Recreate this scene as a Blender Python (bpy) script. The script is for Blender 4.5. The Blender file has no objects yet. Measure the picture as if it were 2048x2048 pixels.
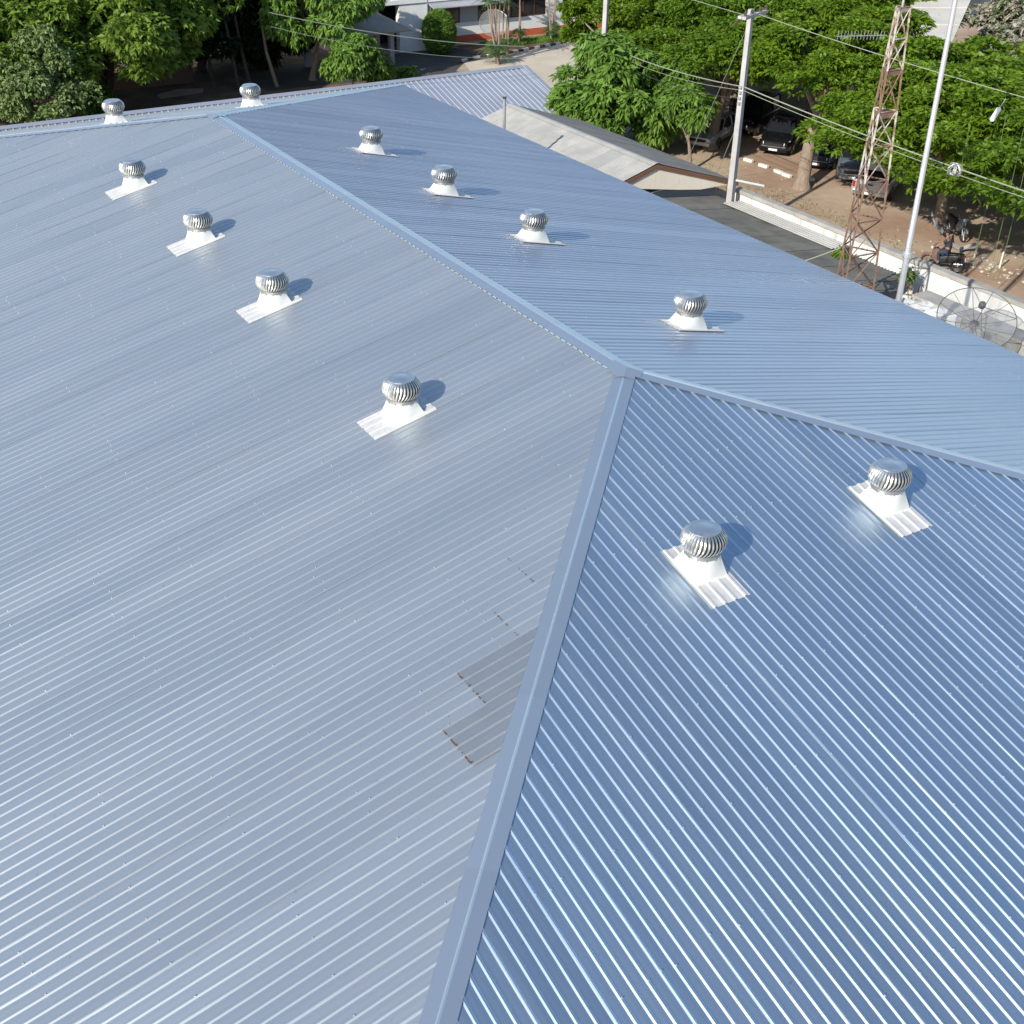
import bpy, math, random
import numpy as np
from mathutils import Vector, Matrix
rnd = random.Random(7)
R = math.radians
sc = bpy.context.scene
COL = sc.collection

# ------------------------------------------------------------------ camera
cam_d = bpy.data.cameras.new('camera'); cam_d.sensor_width = 36; cam_d.angle = R(44.91); cam_d.clip_end = 1500; cam_d.clip_start = .1
cam = bpy.data.objects.new('camera', cam_d); COL.objects.link(cam); sc.camera = cam
YAW, PIT, ROL = .5653, -.5499, .0188
fw = Vector((math.sin(YAW)*math.cos(PIT), math.cos(YAW)*math.cos(PIT), math.sin(PIT)))
r0 = Vector((math.cos(YAW), -math.sin(YAW), 0)); u0 = r0.cross(fw)
rr = r0*math.cos(ROL)+u0*math.sin(ROL); uu = -r0*math.sin(ROL)+u0*math.cos(ROL)
m = Matrix.Identity(4)
for i in range(3): m[i][0] = rr[i]; m[i][1] = uu[i]; m[i][2] = -fw[i]; m[i][3] = (-13.650, -17.455, 10.209)[i]
cam.matrix_world = m

# ------------------------------------------------------------------ sky, sun, exposure
SUN_AZ, SUN_EL = 247.0, 29.0           # azimuth the light comes from, clockwise from +Y
world = bpy.data.worlds.new('World'); sc.world = world; world.use_nodes = True
wn = world.node_tree; bg = wn.nodes['Background']
sky = wn.nodes.new('ShaderNodeTexSky'); sky.sky_type = 'NISHITA'; sky.sun_disc = False
sky.sun_elevation = R(SUN_EL); sky.sun_rotation = R(SUN_AZ); sky.air_density = 1.1; sky.dust_density = 0.7; sky.ozone_density = 2.6
wn.links.new(sky.outputs[0], bg.inputs[0]); bg.inputs[1].default_value = .15
sun_d = bpy.data.lights.new('sun', 'SUN'); sun_d.energy = 4.6; sun_d.angle = R(.5); sun_d.color = (1, .94, .84)
sun = bpy.data.objects.new('sun', sun_d); COL.objects.link(sun)
sdir = Vector((math.sin(R(SUN_AZ))*math.cos(R(SUN_EL)), math.cos(R(SUN_AZ))*math.cos(R(SUN_EL)), math.sin(R(SUN_EL))))
sun.rotation_euler = sdir.to_track_quat('Z', 'Y').to_euler()
sc.view_settings.view_transform = 'Standard'; sc.view_settings.look = 'None'
sc.view_settings.exposure = 0.32; sc.view_settings.gamma = 1; sc.view_settings.use_curve_mapping = False

# ------------------------------------------------------------------ materials
def mat(name, col, rough=.6, metal=0., noise=0., nscale=3., col2=None, bump=0., bscale=30., obj_var=0., isl_var=0., coord='Object', spec=None, stretch=None, lo=.35, hi=.65, trans=0.):
    M = bpy.data.materials.new(name); M.use_nodes = True; nt = M.node_tree; b = nt.nodes['Principled BSDF']
    b.inputs['Base Color'].default_value = (*col, 1); b.inputs['Roughness'].default_value = rough; b.inputs['Metallic'].default_value = metal
    if spec is not None: b.inputs['Specular IOR Level'].default_value = spec
    tc = nt.nodes.new('ShaderNodeTexCoord'); src = tc.outputs[coord]
    if stretch:
        mp = nt.nodes.new('ShaderNodeMapping'); mp.inputs['Scale'].default_value = stretch; nt.links.new(src, mp.inputs[0]); src = mp.outputs[0]
    out = None
    if col2 is not None:
        n = nt.nodes.new('ShaderNodeTexNoise'); n.inputs['Scale'].default_value = nscale; n.inputs['Detail'].default_value = 8; n.inputs['Roughness'].default_value = .62
        nt.links.new(src, n.inputs[0]); mr = nt.nodes.new('ShaderNodeMapRange'); mr.inputs[1].default_value = lo; mr.inputs[2].default_value = hi
        nt.links.new(n.outputs[0], mr.inputs[0]); mx = nt.nodes.new('ShaderNodeMix'); mx.data_type = 'RGBA'
        mx.inputs[6].default_value = (*col, 1); mx.inputs[7].default_value = (*col2, 1); nt.links.new(mr.outputs[0], mx.inputs[0]); out = mx.outputs[2]
    for v, node, sock in ((obj_var, 'ShaderNodeObjectInfo', 'Random'), (isl_var, 'ShaderNodeNewGeometry', 'Random Per Island')):
        if v:
            oi = nt.nodes.new(node); mr = nt.nodes.new('ShaderNodeMapRange'); mr.inputs[3].default_value = 1-v; mr.inputs[4].default_value = 1+v
            nt.links.new(oi.outputs[sock], mr.inputs[0]); hs = nt.nodes.new('ShaderNodeHueSaturation'); nt.links.new(mr.outputs[0], hs.inputs['Value'])
            if out: nt.links.new(out, hs.inputs['Color'])
            else: hs.inputs['Color'].default_value = (*col, 1)
            out = hs.outputs[0]
    if out: nt.links.new(out, b.inputs['Base Color'])
    if bump:
        n = nt.nodes.new('ShaderNodeTexNoise'); n.inputs['Scale'].default_value = bscale; n.inputs['Detail'].default_value = 6
        nt.links.new(src, n.inputs[0]); bp = nt.nodes.new('ShaderNodeBump'); bp.inputs['Strength'].default_value = bump; bp.inputs['Distance'].default_value = .05
        nt.links.new(n.outputs[0], bp.inputs['Height']); nt.links.new(bp.outputs[0], b.inputs['Normal'])
    if trans:
        tr = nt.nodes.new('ShaderNodeBsdfTranslucent'); ms = nt.nodes.new('ShaderNodeMixShader'); ms.inputs[0].default_value = trans
        if out: nt.links.new(out, tr.inputs[0])
        else: tr.inputs[0].default_value = (*col, 1)
        nt.links.new(b.outputs[0], ms.inputs[1]); nt.links.new(tr.outputs[0], ms.inputs[2]); nt.links.new(ms.outputs[0], nt.nodes['Material Output'].inputs[0])
    return M

M = {}
def roofmat(name, c1, c2, metal, rough, stretch, var=.05):
    """coated steel: large soft dust patches plus streaks that run down the slope"""
    Mx = bpy.data.materials.new(name); Mx.use_nodes = True; nt = Mx.node_tree; p = nt.nodes['Principled BSDF']; tc = nt.nodes.new('ShaderNodeTexCoord')
    def noise(sc, st=None, det=5):
        n = nt.nodes.new('ShaderNodeTexNoise'); n.inputs['Scale'].default_value = sc; n.inputs['Detail'].default_value = det; src = tc.outputs['Object']
        if st: mp = nt.nodes.new('ShaderNodeMapping'); mp.inputs['Scale'].default_value = st; nt.links.new(src, mp.inputs[0]); src = mp.outputs[0]
        nt.links.new(src, n.inputs[0]); return n.outputs[0]
    def rng(src, a, b, lo, hi):
        m_ = nt.nodes.new('ShaderNodeMapRange'); m_.inputs[1].default_value = a; m_.inputs[2].default_value = b; m_.inputs[3].default_value = lo; m_.inputs[4].default_value = hi; nt.links.new(src, m_.inputs[0]); return m_.outputs[0]
    def mth(op, a, b):
        m_ = nt.nodes.new('ShaderNodeMath'); m_.operation = op
        for k, v in enumerate((a, b)):
            if isinstance(v, (int, float)): m_.inputs[k].default_value = v
            else: nt.links.new(v, m_.inputs[k])
        return m_.outputs[0]
    big, st, fine = noise(.16), noise(1.0, stretch, 7), noise(9., None, 8)
    oi = nt.nodes.new('ShaderNodeObjectInfo'); f = mth('ADD', mth('MULTIPLY', big, .45), mth('MULTIPLY', st, .55)); f = rng(f, .32, .68, 0, 1)
    mx = nt.nodes.new('ShaderNodeMix'); mx.data_type = 'RGBA'; mx.inputs[6].default_value = (*c1, 1); mx.inputs[7].default_value = (*c2, 1); nt.links.new(f, mx.inputs[0])
    hs = nt.nodes.new('ShaderNodeHueSaturation'); nt.links.new(rng(oi.outputs['Random'], 0, 1, 1-var, 1+var), hs.inputs['Value']); nt.links.new(mx.outputs[2], hs.inputs['Color'])
    sp = rng(fine, .70, .78, 1, .72); m3 = nt.nodes.new('ShaderNodeMix'); m3.data_type = 'RGBA'; m3.blend_type = 'MULTIPLY'; m3.inputs[0].default_value = 1; nt.links.new(hs.outputs[0], m3.inputs[6]); nt.links.new(sp, m3.inputs[7])
    nt.links.new(m3.outputs[2], p.inputs['Base Color']); nt.links.new(rng(f, 0, 1, metal+.015, metal-.02), p.inputs['Metallic']); nt.links.new(mth('ADD', rng(f, 0, 1, rough-.015, rough+.025), rng(oi.outputs['Random'], 0, 1, -.02, .02)), p.inputs['Roughness'])
    return Mx
M['roof_L'] = roofmat('sun_toned_steel_sheet', (.515, .555, .58), (.535, .565, .583), .76, .45, (.10, 1.2, 1), .025)  # same steel on every slope; sun and sky response put into each tone
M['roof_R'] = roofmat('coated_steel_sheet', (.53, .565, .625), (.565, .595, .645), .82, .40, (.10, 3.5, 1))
M['roof_E'] = roofmat('sky_toned_steel_sheet', (.455, .57, .68), (.52, .61, .685), .885, .37, (3.5, .10, 1))  # hip end: reflected sky blue put into the base colour
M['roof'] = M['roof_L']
M['roof_old'] = mat('weathered_steel_sheet', (.42, .445, .45), .47, .77, col2=(.455, .475, .475), nscale=2., obj_var=.03)
M['cap'] = mat('ridge_cap_steel', (.59, .65, .70), .38, .82, col2=(.61, .66, .70), nscale=1.2, obj_var=.03)
M['roof_far'] = mat('pale_steel_sheet', (.50, .52, .57), .45, .6, col2=(.56, .57, .60), nscale=.7, obj_var=.03)
M['galv'] = mat('bright_galvanised_sheet', (.66, .655, .63), .42, .2, col2=(.55, .545, .53), nscale=6)
M['cone'] = mat('white_painted_sheet', (.68, .68, .65), .5, .0, col2=(.63, .63, .60), nscale=5)
M['alu'] = mat('polished_aluminium', (.66, .645, .61), .30, .88, col2=(.55, .54, .51), nscale=9)
M['alu_cap'] = mat('brushed_aluminium_cap', (.60, .60, .60), .36, .9, col2=(.70, .70, .69), nscale=5, bump=.1, bscale=4)
M['dull'] = mat('dull_zinc', (.36, .37, .36), .45, .7)
M['core'] = mat('shadowed_drum', (.07, .068, .06), .5, .6)  # dark tone stands in for shade in the gaps between vanes
M['dark'] = mat('dark_inside', (.03, .03, .03), .8)
M['rust'] = mat('rust', (.12, .055, .025), .9, 0, col2=(.05, .03, .02), nscale=20)
M['screw'] = mat('zinc_screw', (.8, .8, .8), .3, .8)
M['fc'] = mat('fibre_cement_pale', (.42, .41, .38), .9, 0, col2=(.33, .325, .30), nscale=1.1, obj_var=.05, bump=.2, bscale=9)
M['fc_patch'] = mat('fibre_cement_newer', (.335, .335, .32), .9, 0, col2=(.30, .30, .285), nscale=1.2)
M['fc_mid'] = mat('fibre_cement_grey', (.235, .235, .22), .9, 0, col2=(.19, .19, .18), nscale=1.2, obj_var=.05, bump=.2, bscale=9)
M['fc_dark'] = mat('fibre_cement_dark', (.10, .10, .09), .95, 0, col2=(.17, .17, .155), nscale=.9, obj_var=.07, bump=.2, bscale=9)
M['brown'] = mat('brown_paint', (.17, .085, .05), .6)
M['cream'] = mat('cream_board', (.78, .70, .58), .8, 0, col2=(.72, .65, .54), nscale=1.5)
M['white'] = mat('white_wall_paint', (.72, .72, .69), .8, 0, col2=(.46, .46, .42), nscale=1.6, stretch=(2.2, 2.2, .35), lo=.5, hi=.72)
M['white2'] = mat('white_facade_paint', (.74, .75, .75), .75, 0, col2=(.66, .67, .67), nscale=.6)
M['coping'] = mat('grey_stained_concrete', (.30, .29, .26), .9, 0, col2=(.42, .40, .36), nscale=1.4, bump=.2, bscale=12)
M['conc'] = mat('stained_concrete', (.33, .33, .31), .9, 0, col2=(.12, .12, .105), nscale=.9, lo=.4, hi=.62, bump=.3, bscale=10)
M['conc_w'] = mat('whitened_concrete', (.55, .56, .56), .85, 0, col2=(.22, .22, .20), nscale=.8, lo=.45, hi=.68)
M['orange'] = mat('red_orange_band', (.50, .11, .055), .7)
M['pale_roof'] = mat('pale_cream_roof', (.62, .58, .50), .8, 0, col2=(.52, .49, .42), nscale=.8)
M['beige'] = mat('beige_plinth', (.52, .45, .36), .85, 0, col2=(.42, .37, .30), nscale=1.)
M['glass'] = mat('dark_window_glass', (.015, .018, .022), .08, 0, spec=.6)
M['frame'] = mat('dark_window_frame', (.09, .04, .03), .6)
M['grey_paint'] = mat('blue_grey_paint', (.36, .38, .43), .7)
M['tan_roof'] = mat('tan_roof_sheet', (.36, .31, .24), .85, 0, col2=(.27, .24, .20), nscale=.9)
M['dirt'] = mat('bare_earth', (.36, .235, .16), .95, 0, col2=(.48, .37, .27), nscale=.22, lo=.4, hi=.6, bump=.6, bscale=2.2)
M['shaded_litter'] = mat('shaded_earth', (.10, .065, .04), .95, 0, col2=(.22, .135, .085), nscale=.8, bump=.6, bscale=5)  # earth and litter with the shade of the trees put into the colour
M['road'] = mat('old_concrete_road', (.62, .55, .44), .9, 0, col2=(.50, .44, .35), nscale=.35, bump=.25, bscale=3)
M['asphalt'] = mat('asphalt', (.05, .05, .05), .85, 0, col2=(.075, .07, .065), nscale=.7)
M['grass'] = mat('grass_green', (.06, .11, .025), .8, isl_var=.4)
M['stone'] = mat('pale_stone', (.42, .38, .33), .9, isl_var=.3)
M['kerb_w'] = mat('white_kerb_paint', (.68, .66, .62), .8)
M['kerb_d'] = mat('dark_kerb_paint', (.10, .065, .055), .85)
M['bark'] = mat('grey_brown_bark', (.20, .15, .11), .95, 0, col2=(.30, .235, .18), nscale=2.5, stretch=(3, 3, .6), bump=.8, bscale=7)
M['bark_d'] = mat('dark_bark', (.055, .045, .035), .95, 0, col2=(.10, .08, .06), nscale=2.5, stretch=(3, 3, .6), bump=.8, bscale=7)
M['pole'] = mat('weathered_concrete_pole', (.46, .44, .42), .85, 0, col2=(.34, .33, .33), nscale=1.6)
M['silver'] = mat('silver_painted_pole', (.62, .63, .66), .32, .55)
M['t_rust'] = mat('rusty_red_steel', (.125, .068, .045), .85, 0, col2=(.22, .14, .10), nscale=4)
M['t_white'] = mat('rust_stained_white_steel', (.44, .40, .35), .8, 0, col2=(.17, .10, .065), nscale=3.6, lo=.44, hi=.58)
M['ceramic'] = mat('brown_ceramic', (.07, .035, .025), .3)
M['wire'] = mat('weathered_cable', (.30, .32, .24), .7)
M['wire_d'] = mat('dark_cable', (.05, .05, .05), .7)
M['steel'] = mat('galvanised_bracket', (.38, .38, .38), .5, .6)
M['vine'] = mat('hanging_vine', (.10, .17, .05), .7)
M['black'] = mat('black_plastic', (.012, .012, .014), .5)
M['rubber'] = mat('tyre_rubber', (.02, .02, .02), .85)
M['rim'] = mat('alloy_rim', (.45, .45, .46), .3, .9)
M['lamp'] = mat('headlight_lens', (.75, .78, .8), .1, .2)
M['tail'] = mat('red_tail_light', (.35, .02, .02), .25)
M['plate'] = mat('number_plate', (.7, .7, .7), .5)
M['skin'] = mat('skin', (.28, .15, .10), .6)
M['hair'] = mat('black_hair', (.012, .01, .01), .7)
M['shirt'] = mat('dark_grey_shirt', (.035, .038, .045), .9)
M['jean'] = mat('dark_blue_trousers', (.03, .045, .08), .9)
M['mesh_d'] = mat('dark_dish_mesh', (.085, .09, .10), .6)
M['oilcloth'] = mat('blue_tarpaulin', (.16, .22, .40), .45)
for nme, c, c2 in (('car_silver', (.46, .47, .48), None), ('car_black', (.012, .013, .016), None), ('car_navy', (.03, .04, .06), None), ('car_white', (.66, .67, .67), None), ('car_grey', (.18, .20, .23), None)):
    M[nme] = mat(nme, c, .22, .35 if nme != 'car_white' else .05, spec=.6)

def leafmat(name, a, b, trans=.28):
    Mx = bpy.data.materials.new(name); Mx.use_nodes = True; nt = Mx.node_tree; p = nt.nodes['Principled BSDF']
    g = nt.nodes.new('ShaderNodeNewGeometry'); tc = nt.nodes.new('ShaderNodeTexCoord'); n = nt.nodes.new('ShaderNodeTexNoise'); n.inputs['Scale'].default_value = .9
    nt.links.new(tc.outputs['Object'], n.inputs[0])
    ad = nt.nodes.new('ShaderNodeMath'); ad.operation = 'MULTIPLY_ADD'; ad.inputs[1].default_value = .6; nt.links.new(g.outputs['Random Per Island'], ad.inputs[0])
    m2 = nt.nodes.new('ShaderNodeMath'); m2.operation = 'MULTIPLY_ADD'; m2.inputs[1].default_value = 1.6; m2.inputs[2].default_value = -.6; nt.links.new(n.outputs[0], m2.inputs[0]); nt.links.new(m2.outputs[0], ad.inputs[2])
    mx = nt.nodes.new('ShaderNodeMix'); mx.data_type = 'RGBA'; mx.inputs[6].default_value = (*a, 1); mx.inputs[7].default_value = (*b, 1); nt.links.new(ad.outputs[0], mx.inputs[0])
    nt.links.new(mx.outputs[2], p.inputs['Base Color']); p.inputs['Roughness'].default_value = .5; p.inputs['Specular IOR Level'].default_value = .35
    tr = nt.nodes.new('ShaderNodeBsdfTranslucent'); nt.links.new(mx.outputs[2], tr.inputs[0]); ms = nt.nodes.new('ShaderNodeMixShader'); ms.inputs[0].default_value = trans
    nt.links.new(p.outputs[0], ms.inputs[1]); nt.links.new(tr.outputs[0], ms.inputs[2]); nt.links.new(ms.outputs[0], nt.nodes['Material Output'].inputs[0])
    return Mx
M['leaf_rain'] = leafmat('raintree_leaf', (.09, .17, .010), (.20, .32, .022), .42)
M['leaf_rain2'] = leafmat('raintree_leaf_dark', (.075, .15, .012), (.165, .28, .022), .40)
M['leaf_light'] = leafmat('fresh_green_leaf', (.11, .21, .03), (.20, .34, .06), .34)
M['leaf_left'] = leafmat('mid_green_leaf', (.12, .20, .025), (.25, .37, .06), .42)
M['leaf_pale'] = leafmat('grey_green_leaf', (.11, .18, .045), (.26, .34, .13))
M['leaf_flower'] = leafmat('flowering_bush_leaf', (.12, .19, .06), (.60, .52, .46))
M['leaf_dark'] = leafmat('shade_dark_leaf', (.012, .025, .006), (.03, .055, .012), .15)  # shade under the crowns put into the leaf colour
M['leaf_palm'] = leafmat('frond_leaf', (.045, .10, .03), (.10, .18, .06))

# ------------------------------------------------------------------ mesh helpers
class MB:
    def __init__(s): s.v = []; s.f = []; s.mi = []; s.mats = []
    def mid(s, m):
        if m is None: return 0
        if m not in s.mats: s.mats.append(m)
        return s.mats.index(m)
    def face(s, pts, m=None):
        n = len(s.v); s.v += [tuple(p) for p in pts]; s.f.append(tuple(range(n, n+len(pts)))); s.mi.append(s.mid(m)); return s
    def grid(s, rows, m=None, close=False):
        n = len(s.v); c = len(rows[0]); k = s.mid(m)
        for r in rows: s.v += [tuple(p) for p in r]
        for i in range(len(rows)-1):
            for j in range(c if close else c-1):
                a = n+i*c+j; b = n+i*c+(j+1) % c; s.f.append((a, b, b+c, a+c)); s.mi.append(k)
        return s
    def box(s, a, b, m=None, rot=None, org=None):
        x0, y0, z0 = a; x1, y1, z1 = b; P = [(x, y, z) for z in (z0, z1) for x, y in ((x0, y0), (x1, y0), (x1, y1), (x0, y1))]
        if rot is not None: o = Vector(org or (0, 0, 0)); P = [tuple(rot @ (Vector(p)-o)+o) for p in P]
        n = len(s.v); s.v += P; k = s.mid(m)
        for q in ((3, 2, 1, 0), (4, 5, 6, 7), (0, 1, 5, 4), (1, 2, 6, 5), (2, 3, 7, 6), (3, 0, 4, 7)): s.f.append(tuple(n+i for i in q)); s.mi.append(k)
        return s
    def tube(s, pts, rads, m=None, n=8, cap=True):
        pts = [Vector(p) for p in pts]
        if not hasattr(rads, '__len__'): rads = [rads]*len(pts)
        rows = []; prev = None
        for i, p in enumerate(pts):
            d = (pts[min(i+1, len(pts)-1)]-pts[max(i-1, 0)]).normalized()
            a = prev if prev is not None else (Vector((0, 0, 1)) if abs(d.z) < .9 else Vector((1, 0, 0)))
            x = (a-d*a.dot(d)).normalized(); prev = x; y = d.cross(x)
            rows.append([p+(x*math.cos(2*math.pi*j/n)+y*math.sin(2*math.pi*j/n))*rads[i] for j in range(n)])
        s.grid(rows, m, True)
        if cap: s.face(rows[0][::-1], m); s.face(rows[-1], m)
        return s
    def lathe(s, prof, m=None, n=24, c=(0, 0, 0), cap=True):
        rows = [[(c[0]+r*math.cos(2*math.pi*j/n), c[1]+r*math.sin(2*math.pi*j/n), c[2]+z) for j in range(n)] for r, z in prof]
        s.grid(rows, m, True)
        if cap: s.face(rows[0][::-1], m); s.face(rows[-1], m)
        return s
    def prism(s, poly, vec, m=None):
        a = [Vector(p) for p in poly]; b = [p+Vector(vec) for p in a]; s.face(a[::-1], m); s.face(b, m)
        for i in range(len(a)): j = (i+1) % len(a); s.face((a[i], a[j], b[j], b[i]), m)
        return s
    def build(s, name, m=None, parent=None, smooth=False, **kw):
        me = bpy.data.meshes.new(name); me.from_pydata(s.v, [], s.f)
        for x in (s.mats or [m]): me.materials.append(x)
        if s.mats: me.polygons.foreach_set('material_index', s.mi)
        if smooth: me.polygons.foreach_set('use_smooth', [True]*len(me.polygons))
        me.update(); o = bpy.data.objects.new(name, me); COL.objects.link(o)
        if parent: o.parent = parent
        for k, v in kw.items(): o[k] = v
        return o
def smooth_by_angle(o, a=40):
    me = o.data; me.polygons.foreach_set('use_smooth', [True]*len(me.polygons)); me.set_sharp_from_angle(angle=R(a))
def thing(name, label, cat, loc=(0, 0, 0), rz=0, group=None):
    o = bpy.data.objects.new(name, None); o.empty_display_size = .2; COL.objects.link(o); o.location = loc; o.rotation_euler = (0, 0, rz)
    o['label'] = label; o['category'] = cat
    if group: o['group'] = group
    return o
def tag(o, label=None, cat=None, group=None, kind=None):
    for k, v in (('label', label), ('category', cat), ('group', group), ('kind', kind)):
        if v: o[k] = v
    return o
def copy_tree(o, parent=None):
    c = o.copy(); COL.objects.link(c); c.parent = parent
    for ch in list(o.children): copy_tree(ch, c)
    return c
def bevel(o, w=.01, seg=1):
    b = o.modifiers.new('b', 'BEVEL'); b.width = w; b.segments = seg; b.limit_method = 'ANGLE'; return o

G = -8.3                              # ground level (ridge of the big roof is z = 0)
# ------------------------------------------------------------------ ground
def sheet(name, poly, z, m, **kw):
    return MB().face([(x, y, z) for x, y in poly], m).build(name, m, kind='structure', **kw)
def ground_mesh():
    b = MB(); n = 90; X = np.linspace(-260, 420, n); Y = np.linspace(-260, 520, n)
    b.face([(-260, -260, G-.004), (420, -260, G-.004), (420, 520, G-.004), (-260, 520, G-.004)]); return b
ground_mesh().build('ground', M['dirt'], kind='structure')
sheet('shaded_yard_ground', [(-60, 48.2), (29.5, 48.2), (29.5, 60.6), (24.5, 60.6), (24.5, 90), (-60, 90)], G+.002, M['shaded_litter'])  # darkened ground sheet standing in for shade below the left trees
sheet('concrete_road', [(25.0, 36.2), (27.5, 36.2), (33.5, 41), (45, 58), (60, 61.0), (60, 63.3), (41.9, 63.15), (35.5, 61.6), (31.2, 60.6), (29.5, 56), (28.6, 50), (25.0, 43)], G+.006, M['road'])
sheet('asphalt_lane', [(16, 59.2), (29.2, 58.4), (31.2, 60.62), (35.4, 61.62), (34.2, 64.2), (33, 65.6), (16, 65.6)], G+.010, M['asphalt'])
# ------------------------------------------------------------------ the big hipped roof
T = .2306; L = 22.55; W = 13.93; PITCH = .21; RH = .020
root = thing('metal_roofed_hall', 'large hall under a blue grey ribbed steel hip roof, filling the foreground', 'building', (0, 0, 0))
def face_pt(f, u, d, h):
    z = -T*d+h
    return {'L': (-d, u, z), 'R': (d, u, z), 'E': (u, -d, z), 'F': (u, L+d, z)}[f]
def dtop(f, u):
    if f in 'EF': return abs(u)
    return -u if u < 0 else (u-L if u > L else 0)
OFF = {'E': -.024, 'F': -.024, 'L': .05, 'R': .05}
def wob(f, u, d):
    s = {'L': 0, 'R': 3.1, 'E': 7.7, 'F': 1.9}[f]
    k = .4 if f == 'L' else .9
    return k*(.0016*math.sin(u*1.7+d*.9+s)+.0016*math.sin(d*2.3+u*.6+s*2)+.0011*math.sin(d*4.7-u*3.1+s))
def sheet_columns(n, off):
    cols = []
    for k in range(n):
        c = k*PITCH; a, h = (.006, RH+.003) if k == 0 else (.011, RH)
        b = .036 if k == 0 else .035
        cols += [(c-b, .0035 if k == 0 else 0), (c-a, h), (c+a, h), (c+b, 0), (c+.090, 0), (c+.105, .0016), (c+.120, 0)]
    cols.append((n*PITCH-.036, 0)); cols.append((n*PITCH-.018, RH-.001))
    return cols
def make_sheet(f, u0, n=4, d0=None, d1=None, lift=0., mt='roof', nseg=11, inset=.02, seed=0):
    rg = random.Random(seed); dz = rg.uniform(-.0015, .0015); ph = rg.uniform(0, 6); jag = rg.uniform(-.012, .012)
    cols = [(c, h*({'L': .70, 'E': .96}.get(f, .95) if h > .01 else 1)) for c, h in sheet_columns(n, 0)]; b = MB(); rows = []
    lim = (-W, W) if f in 'EF' else (-W, L+W)
    cols = [(c, h) for c, h in cols if lim[0]-.001 <= u0+c <= lim[1]+.001]
    if len(cols) < 3: return None
    D1 = W if d1 is None else d1
    for j in range(nseg+1):
        row = []
        for c, h in cols:
            u = u0+c; t0 = dtop(f, u)+inset
            if d0 is not None: t0 = max(t0, d0)
            dd = D1+jag*(d1 is None); t0 = min(t0, dd-.005); d = t0+(dd-t0)*j/nseg
            cw = .0040*math.sin(d*1.3+ph+c*5)+.0022*math.sin(d*3.7+ph*2)
            row.append(face_pt(f, u+cw*(f != 'E')*.9+cw*(f == 'E')*.5, d, h+lift+dz+wob(f, u, d)))
        rows.append(row)
    if f in 'LF': rows = [r[::-1] for r in rows]
    b.grid(rows)
    o = b.build('roof_sheet', M[mt], root); smooth_by_angle(o, 20); return o
laps = [(-3.26, -4.04, 4.62), (-3.97, -4.74, 5.45), (-4.80, -5.54, 6.54), (-5.57, -6.43, 7.25)]
sd = 0
for f in 'ELRF':
    lo, hi = (-W, W) if f in 'EF' else (-W, L+W)
    step = PITCH*4; k = math.floor((lo-OFF[f])/step)
    while OFF[f]+k*step < hi:
        u0 = OFF[f]+k*step; sd += 1
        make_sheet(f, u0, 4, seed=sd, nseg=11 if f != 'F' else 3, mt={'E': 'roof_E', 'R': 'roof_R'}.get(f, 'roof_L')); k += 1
# short lapped sheets on the left slope beside the hip, the lower two greyer, with rust along the lap
for i, (ua, ub, d) in enumerate(laps):
    k = round((ub-OFF['L'])/PITCH); u0 = OFF['L']+k*PITCH
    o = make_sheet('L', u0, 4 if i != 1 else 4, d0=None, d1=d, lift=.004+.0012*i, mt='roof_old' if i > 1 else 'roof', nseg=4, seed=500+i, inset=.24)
    b = MB(); rg = random.Random(40+i)
    for q in range(26 if i > 1 else 15):
        u = u0+rg.uniform(-.02, .82); w = rg.uniform(.006, .03)*(1.3 if i > 1 else .8); fr = ((u-u0)/PITCH) % 1
        h = RH if fr < .09 or fr > .91 else 0
        P = [face_pt('L', u, d-.004, h+.009+.0012*i), face_pt('L', u+w, d-.004, h+.009+.0012*i), face_pt('L', u+w, d+rg.uniform(.006, .02), h+.006), face_pt('L', u, d+rg.uniform(.006, .02), h+.006)]
        b.face(P)
    b.build('rust_stain', M['rust'], root)
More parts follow.
